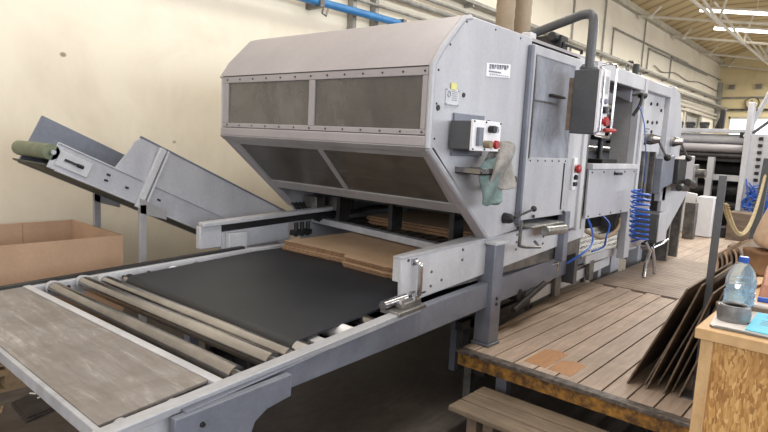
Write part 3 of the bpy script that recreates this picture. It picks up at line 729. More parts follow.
# crank with knob and small crumpled plate below the door
b = MB(); b.lathe((3.27, NY, 1.15), [(.035, 0), (.032, .04), (.018, .07)], 14, (0, -1, 0)); ck = b.build('crank_hub', 'dark_metal', mach)
b = MB(); b.cyl((3.28, NY - .07, 1.16), (3.46, NY - .1, 1.205), .008, seg=8); b.sph((3.47, NY - .1, 1.208), .02, 10); b.build('crank_lever', 'black', ck)
b = MB(); b.box(3.315, 3.335, NY - .10, NY - .085, .98, 1.14); b.tube([(3.32, NY - .09, .98), (3.36, NY - .12, .97), (3.5, NY - .15, .96), (3.52, NY - .1, .99)], .01, 6); b.build('crank_bracket', 'steel_dull', ck)
b = MB(); b.box(3.42, 3.6, NY - .13, NY, 1.085, 1.10); b.cyl((3.68, NY - .09, 1.045), (3.99, NY - .09, 1.035), .036, seg=14); b.box(3.6, 3.97, NY - .10, NY, 1.075, 1.09); b.build('foil_wrapped_step', 'foil', mach, .006)

# rag hanging on the bracket (rests there, own thing)
def rag(name, mat, cx, cy, z0, z1, wd, seed, lab):
    r = random.Random(seed); b = MB(); n, m = 26, 18; V = []
    for j in range(m + 1):
        t = j / m; row = []
        for i in range(n):
            a = i / n * 2 * math.pi
            rad = (wd * (.55 + .45 * math.sin(min(t * 1.6 + .25, 1.57)))) * (1 + .24 * math.sin(3 * a + seed + t * 2.2) + .16 * math.sin(5 * a - seed + t * 5)) * (1 - .18 * t) + .006
            row.append(b._v((cx + rad * math.cos(a) + .02 * math.sin(t * 5 + seed), cy + rad * .45 * math.sin(a) + .02 * math.sin(a * 2 + t * 6), z1 + (z0 - z1) * t + .012 * math.sin(2 * a + seed))))
        V.append(row)
    for j in range(m):
        for i in range(n): b.bm.faces.new((V[j][i], V[j][(i + 1) % n], V[j + 1][(i + 1) % n], V[j + 1][i]))
    b.bm.faces.new(V[0][::-1]); b.bm.faces.new(V[-1])
    o = b.build(name, mat, sub=1); return tag(o, lab, 'rag', 'rags hanging under the control station')
rag('hanging_rag', 'rag_grey', 2.925, 1.66, 1.36, 1.625, .125, 1, 'grey rag bunched over the bracket below the red stop button')
rag('hanging_rag', 'rag_green', 2.845, 1.66, 1.27, 1.53, .09, 4, 'grey-green rag hanging lowest on the side panel under the grey one')

# ---- pendant control on its arm
pen = empty('control_pendant', (3.9, 1.95, 2.3), 'dark grey hanging control box with chrome guard rail, on a bent grey tube arm', 'control box')
arm = smooth_path([(4.25, 2.75, 2.36), (4.05, 2.25, 2.40), (3.92, 1.80, 2.475)], 4) + smooth_path([(3.895, 1.68, 2.50), (3.885, 1.62, 2.495), (3.88, 1.59, 2.45), (3.87, 1.585, 2.2), (3.87, 1.585, 2.14)], 4)
MB().tube(arm, .031, 14).build('support_arm', 'pipe_grey', pen)
MB().lathe((4.25, 2.75, 2.296), [(.09, 0), (.09, .02), (.06, .03), (.06, .08)], 18).build('arm_base', 'pipe_grey', pen)
DXP = .032
_m = set(o.name for o in bpy.data.objects)
MB().lathe((3.87, 1.60, 2.13), [(.06, 0), (.06, .02), (.045, .04)], 18).build('swivel_collar', 'pipe_grey', pen)
MB().box(3.79, 3.95, 1.495, 1.665, 1.71, 2.13).build('pendant_housing', 'charcoal', pen, .006)
MB().box(3.80, 3.93, 1.665, 1.70, 1.73, 2.08).build('hinge_cover', 'board_dark', pen, .004)
fc = MB().box(3.785, 3.955, 1.48, 1.495, 1.705, 2.135).build('front_panel', 'white', pen, .003)
MB().box(3.81, 3.93, 1.477, 1.48, 1.98, 2.09).build('display_field', 'machine_white', fc)
for x in (3.83, 3.90): MB().lathe((x, 1.48, 1.93), [(.02, 0), (.016, .012)], 14, (0, -1, 0)).build('gauge', 'ink', fc)
MB().lathe((3.85, 1.48, 1.87), [(.024, 0), (.022, .035)], 14, (0, -1, 0)).build('selector_knob', 'black', fc)
MB().lathe((3.91, 1.48, 1.865), [(.018, 0), (.018, .025)], 14, (0, -1, 0)).build('chrome_button', 'chrome', fc)
MB().lathe((3.86, 1.48, 1.795), [(.018, 0), (.018, .02), (.032, .025), (.03, .045)], 14, (0, -1, 0)).build('stop_button', 'red', fc)
MB().lathe((3.82, 1.48, 1.74), [(.016, 0), (.016, .02)], 14, (0, -1, 0)).build('chrome_button', 'chrome', fc)
MB().cyl((3.87, 1.455, 1.74), (3.99, 1.43, 1.74), .014).build('red_key_handle', 'red', fc)
for x0_, x1_ in ((3.78, 3.945),):
    MB().tube([(x0_, 1.48, 2.15), (x0_, 1.44, 2.16), (x1_ - .03, 1.44, 2.17), (x1_, 1.44, 2.15), (x1_, 1.44, 1.72), (x1_ - .03, 1.44, 1.695), (x0_, 1.44, 1.695), (x0_, 1.48, 1.70)], .008, 8).build('guard_rail', 'chrome', pen)
MB().tube([(x0_ - .01, 1.485, 2.14), (x0_ - .015, 1.45, 2.12), (x0_ - .015, 1.45, 1.73), (x0_ - .01, 1.485, 1.71)], .007, 8).build('guard_rail', 'chrome', pen)

for o in list(bpy.data.objects):
    if o.name not in _m and o.type == 'MESH':
        for v in o.data.vertices: v.co.x += DXP
# ---- blue coiled hose and thin air lines
pts = []
for i in range(180):
    t = i / 179; a = t * 2 * math.pi * 10
    pts.append((5.28 + .075 * math.cos(a) + .08 * t, 1.60 + .075 * math.sin(a), 1.28 - .44 * t))
b = MB(); b.tube(smooth_path([(5.18, 1.66, 2.0), (5.24, 1.62, 1.85), (5.30, 1.6, 1.6), (5.36, 1.6, 1.35)], 4), .0045, 6); b.tube(pts + [(5.42, 1.68, .80)], .009, 6)
tag(b.build('coiled_air_hose', 'blue_tube'), 'blue spiral air hose hanging in front of the right upright', 'hose')
for k, (pp, lab) in enumerate((([(4.62, 1.80, 1.08), (4.58, 1.72, .95), (4.52, 1.70, .86), (4.40, 1.72, .8), (4.32, 1.80, .72)], 'thin blue air line curving down under the grey cover, left one'),
                              ([(4.98, 1.82, 1.07), (5.05, 1.76, .98), (4.95, 1.74, .88), (5.02, 1.78, .78), (4.92, 1.84, .74)], 'thin blue air line looping beneath the grey cover, right one'))):
    tag(MB().tube(smooth_path(pp), .008, 6).build('air_line', 'blue_tube'), lab, 'hose', 'thin blue air lines')
b = MB(); b.tube(smooth_path([(4.7, 1.85, .95), (5.0, 1.8, .86), (5.3, 1.78, .9), (5.55, 1.85, .98)]), .018, 8)
tag(b.build('brown_hose', 'duct'), 'beige rubber hose sagging under the grey cover', 'hose')

# ---- tread plate bench on the bracket rail, with its clamp levers
t = empty('tread_plate_step', (5.6, 1.95, 0), 'worn grey tread-plate step beside the machine, at the far end of the bracket rail', 'step')
b = MB(); b.hull8([(4.95, 1.935, .655), (6.38, 1.935, .655), (6.42, 2.22, .80), (4.85, 2.22, .80), (4.95, 1.93, .675), (6.38, 1.93, .675), (6.42, 2.22, .82), (4.85, 2.22, .82)]); b.build('tread_plate', 'tray', t, .003)
b = MB()
for i in range(24):
    for j in range(5):
        b.obox((5.05 + i * .055, 1.97 + j * .05, .698 + j * .025), (.03, .008, .006), RX(.46) @ RZ(.785 if (i + j) % 2 else -.785))
b.build('tread_pattern', 'machine', t)['kind'] = 'stuff'
MB().box(5.0, 6.38, 1.915, 1.935, .60, .675).build('front_lip', 'machine_white', t, .005)
MB().box(5.85, 5.93, 2.10, 2.18, 0, .655).build('leg', 'machine', t, .004)
MB().box(6.25, 6.33, 2.12, 2.20, 0, .655).build('leg', 'machine', t, .004)
t = empty('bracket_rail', (4.8, 1.95, 0), 'pale steel bracket rail with clamps running beside the machine over the deck edge', 'rail')
b = MB(); b.beam((4.05, 1.97, .46), (5.75, 1.99, .535), .05, .09); b.build('rail_bar', 'machine_white', t, .005)
for x, z in ((4.45, .50), (5.15, .53)): MB().box(x - .05, x + .05, 1.91, 1.945, z - .09, z + .09).build('clamp_plate', 'steel_dull', t, .005)
b = MB(); b.tube(smooth_path([(4.18, 1.93, .52), (4.18, 1.90, .66), (4.22, 1.90, .69), (4.38, 1.90, .69), (4.42, 1.93, .56)], 4), .016, 8); b.build('clamp_loop', 'chrome', t)
b = MB(); b.box(4.1, 4.35, 1.93, 2.0, .54, .58); b.lathe((4.25, 1.95, .58), [(.03, 0), (.03, .05)], 12); b.build('clamp_block', 'steel', t, .004)
for x in (4.3, 5.4): MB().box(x - .02, x + .02, 2.06, 2.10, 0, .44).build('leg', 'steel_dull', t)
b = MB(); b.cyl((6.22, 1.70, .66), (6.22, 1.82, .66), .035); b.tube([(6.12, 1.76, .72), (6.18, 1.72, .62), (6.14, 1.74, .47), (6.05, 1.72, .37)], .018, 8); b.tube([(6.22, 1.72, .68), (6.26, 1.70, .54), (6.34, 1.70, .37)], .018, 8); b.tube([(6.2, 1.7, .66), (6.35, 1.65, .70), (6.5, 1.65, .72)], .012, 8)
tag(b.build('toggle_clamp', 'chrome'), 'shiny toggle clamp standing on the deck past the tread-plate step', 'clamp')

# ================================================================== ROLLER CONVEYOR (slopes gently down towards its free end)
conv = empty('delivery_conveyor', (0.7, 1.7, 0), 'long grey conveyor with bare rollers, black belt and scuffed end board', 'conveyor')
def tilt(p):
    x = p.x
    return Vector((x, p.y, p.z + (.80 - .05 * (2.4 - x) if x < 2.4 else 0.80)))
def CB():
    b = MB(); b.f = tilt; return b
def seg_box(b, x0, x1, y0, y1, z0, z1, n=1, dy=0.0):
    """box along x, its y drifting by dy per metre"""
    P = lambda x, y, z: (x, y + dy * (x - x0), z)
    return b.hull8([P(x0, y0, z0), P(x1, y0, z0), P(x1, y1, z0), P(x0, y1, z0), P(x0, y0, z1), P(x1, y0, z1), P(x1, y1, z1), P(x0, y1, z1)])
b = CB(); seg_box(b, .67, 2.25, 1.598, 1.642, -.022, .0, dy=.036); seg_box(b, .67, 2.25, 1.592, 1.646, .0, .010, dy=.036); seg_box(b, .67, 1.02, 1.605, 1.64, -.10, -.02, dy=.036); b.build('near_side_rail', 'rail', conv, .003)
b = CB(); seg_box(b, .67, 2.4, 3.37, 3.42, -.09, .0, dy=-.05); seg_box(b, 2.4, 4.5, 3.285, 3.335, -.09, 0); fr = b.build('far_side_rail', 'machine_white', conv, .003)
b = CB(); seg_box(b, .67, 2.4, 3.40, 3.44, -.0, .015, dy=-.05); b.build('far_rail_edge', 'dark_metal', fr)
b = CB()
for i in range(9): b.lathe((1.1 + i * .15, 3.365 - .05 * (.43 + i * .15), -.035), [(.011, 0), (.009, .006)], 8, (0, -1, 0))
b.build('rail_bolts', 'dark_metal', fr)
# heavy outer beam with its leg
b = MB()
b.hull8([(.93, 1.588, .648), (2.3, 1.70, .62), (2.3, 1.75, .62), (.93, 1.63, .648), (.93, 1.588, .712), (2.3, 1.70, .765), (2.3, 1.75, .765), (.93, 1.63, .712)])
b.hull8([(2.3, 1.70, .62), (4.7, 1.93, .57), (4.7, 1.99, .57), (2.3, 1.75, .62), (2.3, 1.70, .765), (4.7, 1.93, .745), (4.7, 1.99, .745), (2.3, 1.75, .765)])
b.hull8([(.93, 1.575, .712), (2.3, 1.688, .765), (2.3, 1.72, .765), (.93, 1.61, .712), (.93, 1.575, .718), (2.3, 1.688, .772), (2.3, 1.72, .772), (.93, 1.61, .718)])
beam_o = b.build('outer_beam', 'bluegrey', conv, .004)
b = MB(); b.prism([(.885, .60), (.885, .712), (1.0, .716), (1.35, .73), (1.35, .645), (1.24, .63), (1.19, .60), (1.165, .54), (1.16, .03), (1.01, .03), (1.01, .50), (.99, .60)], 'y', 1.562, 1.592); b.build('near_leg', 'bluegrey', conv, .004)
b = MB(); b.box(1.0, 1.12, 1.52, 1.565, .52, .545); b.build('leg_bracket', 'machine_white', conv, .004)
b = MB(); b.lathe((.98, 1.562, .665), [(.010, 0), (.008, .008)], 8, (0, -1, 0)); b.build('leg_bolts', 'dark_metal', conv)
b = MB(); b.box(.99, 1.18, 1.55, 1.64, 0, .03); b.build('foot_plate', 'bluegrey', conv)
for x, y in ((1.95, 3.27), (2.6, 3.22)):
    b = MB(); b.box(x, x + .07, y, y + .07, 0, .70); b.build('far_leg', 'bluegrey', conv, .004)
b = MB(); b.box(3.36, 3.41, 2.15, 2.20, 0.0, .66); b.build('inner_leg', 'bluegrey', conv)
b = CB(); b.box(.98, 1.03, 1.66, 3.38, -.09, -.03); b.box(1.50, 1.54, 1.68, 3.36, -.13, -.09); b.box(2.2, 2.26, 1.7, 3.3, -.16, -.10); b.build('cross_member', 'machine_white', conv)
# end board: sheet-metal tray folded down at the free end
eb = CB(); eb.hull8([(.70, 1.67, -.005), (1.085, 1.70, -.005), (1.03, 3.36, -.005), (.70, 3.38, -.005), (.70, 1.67, .006), (1.085, 1.70, .006), (1.03, 3.36, .006), (.70, 3.38, .006)])
eb = eb.build('end_board', 'endboard', conv)
b = CB(); b.box(.682, .70, 1.60, 3.42, -.042, .004); b.build('folded_end_edge', 'rail', conv, .003)
b = CB(); b.hull8([(1.09, 1.66, -.04), (1.125, 1.66, -.04), (1.07, 3.37, -.04), (1.035, 3.37, -.04), (1.09, 1.66, .008), (1.125, 1.66, .008), (1.07, 3.37, .008), (1.035, 3.37, .008)]); b.build('board_stop_strip', 'machine_white', conv, .003)
for x in (.76, .93, 1.05):
    b = CB(); b.lathe((x, 1.662, -.022), [(.028, -.005), (.028, .005)], 16, (0, 1, 0)); b.build('guide_wheel', 'machine', conv)
# three bare rollers
for x0, x1, yn, yf in ((1.205, 1.165, 1.70, 3.30), (1.37, 1.32, 1.70, 3.30), (1.455, 1.42, 1.70, 3.26)):
    b = CB(); b.cyl((x0, yn, -.018), (x1, yf, -.018), .036 if x0 < 1.4 else .030, seg=20); r = b.build('roller', 'steel', conv)
    b = CB(); b.cyl((x1, yf, -.018), (x1, yf + .045, -.018), .042, .034, 14); b.build('bearing', 'machine_white', r)
    b = CB(); b.cyl((x0, yn - .03, -.018), (x0, yn, -.018), .02, seg=12); b.build('shaft_end', 'chrome', r)
# belt with its end drum and carrying drums
b = CB()
pr2 = [(3.9, .0), (2.4, .0), (1.55, .0)] + [(1.55 + .05 * math.cos(a), -.05 + .05 * math.sin(a)) for a in [math.pi / 2 + i * math.pi / 8 for i in range(1, 8)]] + [(1.55, -.10), (2.4, -.10), (3.9, -.10), (3.9, -.09), (2.4, -.09), (1.56, -.09), (1.56, -.01), (2.4, -.01), (3.9, -.01)]
yn_ = lambda x: 1.76 + .055 * (x - 1.5)
n = len(pr2); A = [b._v((x, yn_(x), z)) for x, z in pr2]; B = [b._v((x, 3.20, z)) for x, z in pr2]
b.bm.faces.new(A); b.bm.faces.new(B[::-1])
for i in range(n): b.bm.faces.new((A[i], B[i], B[(i + 1) % n], A[(i + 1) % n]))
b.build('belt', 'belt', conv)
b = CB(); b.cyl((1.552, 1.69, -.05), (1.552, 3.26, -.05), .044, seg=20); d_ = b.build('end_drum', 'steel', conv)
b = CB(); b.cyl((1.552, 1.69, -.046), (1.552, 1.762, -.046), .049, .047, 20); b.build('bright_drum_end', 'chrome', d_)
b = CB(); b.box(1.62, 1.68, 1.69, 1.80, -.06, -.02); b.build('tension_block', 'machine_white', conv, .004)
for x in (1.82, 1.98):
    b = CB(); b.cyl((x, 1.70, -.045), (x, 3.25, -.045), .04, seg=18); b.build('support_drum', 'white' if x < 1.9 else 'steel', conv)
# clamp block where belt meets the guide
b = CB(); b.box(2.05, 2.26, 1.63, 1.75, .0, .022); b.box(2.10, 2.24, 1.65, 1.70, .022, .05); cl = b.build('clamp_block', 'steel_dull', conv, .004)
b = CB(); b.cyl((2.03, 1.72, .045), (2.20, 1.72, .045), .022, seg=12); b.lathe((2.10, 1.66, .05), [(.012, 0), (.012, .02)], 8); b.lathe((2.2, 1.66, .05), [(.012, 0), (.012, .02)], 8); b.build('clamp_roller', 'chrome', cl)
# far guide: bar, dark channel and side plates behind the belt
b = MB(); b.prism([(2.14, .955), (2.14, .985), (3.35, 1.035), (3.35, 1.0)], 'y', 3.42, 3.49); b.build('far_guide_bar', 'machine_white', conv, .006)
b = MB(); b.prism([(2.13, .80), (2.13, .955), (2.30, .96), (2.30, .80)], 'y', 3.45, 3.50); b.build('guide_end_block', 'machine_white', conv, .006)
b = MB(); b.prism([(2.30, .91), (2.30, .95), (3.2, .99), (3.2, .94)], 'y', 3.46, 3.50); b.build('dark_channel', 'black', conv)
b = MB(); b.prism([(2.30, .78), (2.30, .905), (2.9, .93), (2.9, .80)], 'y', 3.45, 3.48); b.build('far_side_plate', 'machine', conv, .003)
b = MB(); b.box(2.33, 2.48, 3.40, 3.45, .78, .90); b.build('hinge_plate', 'machine_white', conv, .004)
b = MB()
for i in range(3): b.cyl((2.95 + i * .06, 3.42, .82), (2.95 + i * .06, 3.42, .93), .018, seg=8)
b.box(2.92, 3.1, 3.40, 3.46, .83, .87); b.build('valve_block', 'dark_metal', conv, .003)
# machinery under the belt
b = MB(); b.box(1.7, 2.0, 2.3, 2.7, .30, .55); b.cyl((1.6, 2.5, .42), (1.7, 2.5, .42), .08); b.build('drive_motor', 'dark_metal', conv, .01)
b = MB(); b.box(3.1, 4.6, 1.95, 2.0, .40, .46); b.box(3.2, 3.26, 1.95, 2.0, 0, .46); b.cyl((3.4, 1.85, .60), (3.4, 2.0, .60), .06); b.cyl((3.62, 1.82, .58), (3.62, 2.0, .58), .045); b.cyl((3.5, 1.8, .5), (3.95, 1.8, .62), .02); b.build('chain_drive', 'dark_metal', conv, .004)

# ---- cardboard sheets
def csheet(pts, z, th, lab, grp, rot=0, jit=(0, 0)):
    b = MB(); cx = sum(p[0] for p in pts) / len(pts); cy = sum(p[1] for p in pts) / len(pts)
    P = []
    for x, y in pts:
        dx, dy = x - cx, y - cy
        P.append((cx + dx * math.cos(rot) - dy * math.sin(rot) + jit[0], cy + dx * math.sin(rot) + dy * math.cos(rot) + jit[1]))
    b.prism(P, 'z', z, z + th)
    o = b.build('cardboard_sheet', 'card_top', None); o.data.materials.append(M['card_edge'])
    for f in o.data.polygons:
        if abs(f.normal.z) < .5: f.material_index = 1
    return tag(o, lab, 'cardboard sheet', grp)
base = [(2.60, 3.14), (2.63, 2.55), (2.56, 2.50), (2.55, 2.16), (2.57, 2.07), (3.42, 2.05), (3.42, 3.05), (3.40, 3.14)]
names = ['lowest', 'second from the bottom', 'third from the bottom', 'fourth from the bottom', 'second from the top', 'topmost']
for k in range(6):
    csheet(base, .802 + k * .011, .008, 'brown cardboard sheet on the black belt, %s of the pile' % names[k], 'cardboard pile on the belt', .012 * math.sin(k * 2.3), (.012 * math.cos(k * 1.9) - .02 + .006 * k, .012 * math.sin(k * 3.1)))
for k in range(5):
    csheet([(3.62, 2.12), (3.62, 3.25), (4.5, 3.25), (4.5, 2.12)], .892 + k * .014, .010, 'brown cardboard sheet in the dark bay under the hood, %s of five' % ['lowest', 'second', 'third', 'fourth', 'topmost'][k], 'cardboard pile inside the machine', .008 * math.sin(k * 2), (-.02 * (k % 2), .01 * k))

# ================================================================== INCLINED WASTE CONVEYOR
inc = empty('inclined_conveyor', (2.2, 4.2, 0), 'grey inclined side conveyor rising to the left between machine and cream wall', 'conveyor')
DX, DZ = .908, -.4155
def IP(s, y, n): return Vector((1.40, y, 1.42)) + Vector((DX, 0, DZ)) * s + Vector((-DZ, 0, DX)) * n   # s down the slope, n normal to it
def islab(b, s0, s1, y0, y1, n0, n1):
    return b.hull8([IP(s0, y0, n0), IP(s1, y0, n0), IP(s1, y1, n0), IP(s0, y1, n0), IP(s0, y0, n1), IP(s1, y0, n1), IP(s1, y1, n1), IP(s0, y1, n1)])
YA, YB = 3.92, 4.52
b = MB(); islab(b, .0, 2.05, YA, YA + .02, -.10, .065); islab(b, .0, 2.05, YA - .01, YA + .02, .06, .07); islab(b, .05, 2.05, YA - .02, YA + .02, -.105, -.095); b.build('near_side_frame', 'machine', inc, .003)
b = MB(); b.hull8([IP(.02, YB - .02, -.1), IP(2.05, YB - .02, -.1), IP(2.05, YB, -.1), IP(.02, YB, -.1), IP(.03, YB - .02, .265), IP(2.05, YB - .02, .265), IP(2.05, YB, .265), IP(.03, YB, .265)]); b.build('far_side_board', 'bluegrey', inc, .003)
b = MB(); islab(b, .0, 2.05, YA + .02, YB - .02, -.02, -.008); islab(b, -.02, 2.05, YA + .02, YB - .02, -.095, -.085); b.build('belt', 'green_belt', inc)
b = MB(); b.cyl(IP(-.015, YA + .0, -.005), IP(-.015, YB - .04, -.005), .05, seg=20); rl = b.build('head_roller', 'green_roll', inc)
b = MB(); b.cyl(IP(-.015, YA - .04, -.005), IP(-.015, YA, -.005), .016, seg=10); b.build('roller_shaft', 'chrome', rl)
b = MB(); islab(b, .03, .24, YA - .012, YA - .002, -.07, .03); b.build('bearing_plate', 'machine_white', inc, .004)
b = MB(); islab(b, .07, .18, YA - .022, YA - .012, -.025, -.01); b.cyl(IP(.15, YA - .02, -.018), IP(.19, YA - .02, -.018), .012, seg=8); b.build('tension_screw', 'black', inc)
# hopper side sheets with bent upright front edge
b = MB(); L_ = [(.38, .07), (.42, .20), (.44, .29), (.47, .33), (.52, .345), (2.05, .345), (2.05, .07)]
A = [b._v(IP(s_, YA - .004 + .10 * max(0, n_ - .07), n_)) for s_, n_ in L_]; B = [b._v(IP(s_, YA + .004 + .10 * max(0, n_ - .07), n_)) for s_, n_ in L_]
b.bm.faces.new(A); b.bm.faces.new(B[::-1])
for i in range(len(A)): b.bm.faces.new((A[i], B[i], B[(i + 1) % len(A)], A[(i + 1) % len(A)]))
b.build('hopper_side_sheet', 'machine', inc, .003)
b = MB(); islab(b, .47, 2.05, YA + .02, YA + .045, .335, .35); b.build('hopper_top_edge', 'bluegrey', inc, .003)
b = MB(); islab(b, .61, .655, YA - .03, YA, -.12, .33); islab(b, .67, .685, YA - .03, YA, -.12, .33); b.build('strap_bracket', 'machine_white', inc, .003)
b = MB()
for s_, n_ in ((.35, -.0), (.35, -.04), (.5, -.03), (.62, -.06), (.75, -.02)): islab(b, s_, s_ + .025, YA - .006, YA, n_, n_ + .014)
b.build('slots', 'black', inc)
for x, y in ((1.93, YA - .035), (1.89, YB + .005)):
    zt = 1.42 + (x - 1.40) / DX * DZ - .11
    b = MB(); b.box(x, x + .05, y, y + .03, 0, zt); b.prism([(x, zt - .06), (x + .2, zt - .12), (x + .2, zt - .05), (x, zt + .05)], 'y', y, y + .012); b.build('support_leg', 'hood_low', inc, .003)

# ================================================================== BOX, PALLET, FLOOR BITS
t = empty('cardboard_box', (1.2, 4.4, .15), 'large open brown cardboard box on a pallet beside the cream wall', 'box')
b = MB(); x0, x1, y0, y1, z0, z1, th = .50, 1.865, 4.00, 4.86, .305, .845, .012
b.box(x0, x1, y0, y0 + th, z0, z1); b.box(x0, x1, y1 - th, y1, z0, z1); b.box(x0, x0 + th, y0 + th, y1 - th, z0, z1); b.box(x1 - th, x1, y0 + th, y1 - th, z0, z1); b.box(x0, x1, y0, y1, z0 - .01, z0)
b.build('box_walls', 'card', t)
b = MB(); b.box(1.5, 1.502, y1 - th - .003, y1 - th, z0, z1); b.build('wall_crease', 'card_edge', t)
b = MB(); b.box(.8, 1.2, 4.1, 4.5, z0 + .0, z0 + .48); tag(b.build('folded_paper', 'paper', bevel=.01), 'white folded papers filling the left part of the brown cardboard box', 'paper')
def pallet(x0, x1, y0, y1, lab, z=0):
    t = empty('wooden_pallet', ((x0 + x1) / 2, (y0 + y1) / 2, z), lab, 'pallet')
    for k in range(3):
        y = y0 + (y1 - y0 - .1) * k / 2; MB().box(x0, x1, y, y + .1, z, z + .022).build('bottom_board', 'pallet', t)
        for j in range(3):
            x = x0 + (x1 - x0 - .13) * j / 2; MB().box(x, x + .13, y, y + .1, z + .022, z + .10).build('block', 'pallet', t)
    b_ = 5
    for k in range(7):
        x = x0 + (x1 - x0 - .1) * k / 6; MB().box(x, x + .1, y0, y1, z + .122, z + .142).build('top_board', 'pallet', t)
    for k in range(3):
        y = y0 + (y1 - y0 - .1) * k / 2; MB().box(x0, x1, y, y + .1, z + .10, z + .122).build('stringer_board', 'pallet', t)
pallet(.45, 1.80, 3.80, 4.80, 'pale wooden pallet standing on the floor, lower of two under the cardboard box')
pallet(.47, 1.78, 3.84, 4.82, 'pale wooden pallet directly under the brown cardboard box, upper of two', .145)
b = MB(); b.prism([(1.03, 3.60), (1.02, 3.32), (1.21, 3.37), (1.20, 3.68)], 'z', 0, .012); b.prism([(1.04, 3.59), (1.03, 3.34), (1.20, 3.385), (1.19, 3.66)], 'z', .012, .02)
tag(b.build('floor_cover_plate', 'scrap', bevel=.002), 'dark square plate lying on the floor under the end board', 'plate')
for i, (x, y, a, l, lab) in enumerate(((.97, 3.56, 1.2, .09, 'pale wood sliver on the floor at the left edge'), (1.18, 3.55, .3, .07, 'white scrap on the dark floor plate, the longer one'), (1.15, 3.62, 2.2, .04, 'white scrap on the dark floor plate, the shorter one'))):
    b = MB(); b.obox((x, y, .024 if i else .004), (l, .012, .004), RZ(a)); tag(b.build('paper_scrap', 'paper' if i else 'pallet'), lab, 'scrap')

# ================================================================== DECK AND STEP
deck = empty('wooden_deck', (5, 1, .35), 'raised wooden working deck of worn planks alongside the machine', 'deck')
b = MB(); wpl = .13
y = -1.6; k = 0
def ledge(x): return 1.86 + .10 * (x - 2.93)
while y < 2.05:
    y2 = y + wpl - .009
    xs = [2.955, 5.42 + .06 * (k % 2)]
    for xa, xb in zip(xs, xs[1:]):
        if y < 1.82: b.prism([(xa, y), (xb, y), (xb, min(y2, ledge(xb))), (xa, min(y2, ledge(xa)))], 'z', .325, .35)
        elif y < 2.05 and ledge(xb) > y + .02:
            ye = min(y2, ledge(xb)); xe = lambda q: max(xa, 2.93 + (q - 1.86) / .10)
            b.prism([(xe(y), y), (xb, y), (xb, ye), (min(xe(ye), xb - .01), ye)], 'z', .325, .35)
    y += wpl; k += 1
b.build('long_planks', 'deck', deck, .002, flat=True)
b = MB(); x = 5.50
while x < 7.6:
    b.box(x, x + .075, -1.6, 2.02, .325, .352); x += .082
b.build('cross_slats', 'deck_y', deck, flat=True)
b = MB(); y = -1.6
while y < 2.35:
    b.box(7.62, 11.2, y, y + .125, .325, .350); y += .13
b.build('far_planks', 'deck', deck, flat=True)
b = MB(); b.box(2.935, 2.955, -1.6, 1.86, .255, .33); b.build('front_edge', 'deck_edge', deck, .003)
b = MB(); b.box(2.925, 2.99, -1.6, 1.87, .33, .3525); b.build('edge_lip', 'deck_lip', deck, .003)
for (xa, xb, ya, yb) in ((3.06, 3.40, 1.345, 1.487), (3.05, 3.30, 1.19, 1.332), (3.02, 3.16, .415, .555)):
    MB().prism([(xa, ya), (xb - .03, ya), (xb, (ya + yb) / 2), (xb - .05, yb), (xa + .01, yb)], 'z', .3495, .3512).build('worn_orange_patch', 'deck_orange', deck)
b = MB(); b.box(3.0, 11, -1.5, -1.42, .2, .325); b.box(3.0, 11, .2, .28, .2, .325); b.box(3.0, 11, 1.7, 1.78, .2, .325); b.build('joists', 'dark_metal', deck)
for x, y in ((2.99, 1.79), (2.99, .3), (2.99, -1.3), (7.5, 1.7), (7.5, -1.3)):
    MB().box(x, x + .05, y, y + .05, 0, .325).build('deck_leg', 'steel_dull', deck)
b = MB(); b.box(3.0, 3.06, 1.55, 1.62, 0, .325); b.build('deck_leg', 'bluegrey', deck)
st = empty('wooden_step', (2.75, 1.0, 0), 'low wooden step of weathered planks in front of the deck', 'step')
b = MB()
for k in range(3):
    x = 2.56 + k * .125; b.box(x, x + .118, .46, 1.66, .15, .18)
b.build('step_planks', 'step', st, .006, flat=True)
for y in (1.5, .55):
    MB().box(2.60, 2.68, y, y + .06, 0, .15).build('step_foot', 'board_dark', st)
    MB().box(2.83, 2.9, y, y + .06, 0, .15).build('step_foot', 'board_dark', st)
b = MB(); b.box(2.60, 2.90, 1.40, 1.46, .09, .15); b.build('step_batten', 'board_dark', st)

# ---- railing posts and chain
t = empty('railing_post', (3.3, .617, .35), 'grey square steel post standing on the deck behind the leaning boards', 'post')
MB().obox((3.3, .617, .93), (.036, .036, 1.165), RZ(.2)).build('post_tube', 'pipe_grey', t, .003)
MB().box(3.24, 3.36, .56, .68, .35, .358).build('post_foot', 'pipe_grey', t)
t = empty('railing_post', (9.3, 1.28, .35), 'grey steel post farther along the deck holding the far end of the chain', 'post')
MB().hull8([(9.25, 1.235, .35), (9.35, 1.235, .35), (9.35, 1.335, .35), (9.25, 1.335, .35), (9.25, 1.18, 1.62), (9.35, 1.18, 1.62), (9.35, 1.28, 1.62), (9.25, 1.28, 1.62)]).build('post_tube', 'pipe_grey', t, .004)
MB().box(9.15, 9.5, 1.15, 1.55, .35, .40).build('post_foot', 'board_dark', t)
p0, p1 = Vector((3.33, .60, 1.37)), Vector((9.28, 1.24, 1.40)); cpts = []
for i in range(900):
    s_ = i / 899; p = p0.lerp(p1, s_); p.z -= .42 * 4 * s_ * (1 - s_); cpts.append(p)
b = MB(); cum = 0; last = cpts[0]; k = 0; step = .034
for a_, c_ in zip(cpts, cpts[1:]):
    cum += (c_ - a_).length
    if cum >= step:
        cum = 0; d = (c_ - a_).normalized(); side = Vector((0, 0, 1)).cross(d).normalized(); up_ = d.cross(side)
        if k % 2: side, up_ = up_, side
        b.tube([c_ + d * (.024 * math.cos(q)) + side * (.014 * math.sin(q)) for q in [j * math.pi / 4 for j in range(8)]], .0052, 5, True); k += 1
tag(b.build('barrier_chain', 'chain'), 'yellowish link chain sagging between the two railing posts', 'chain')

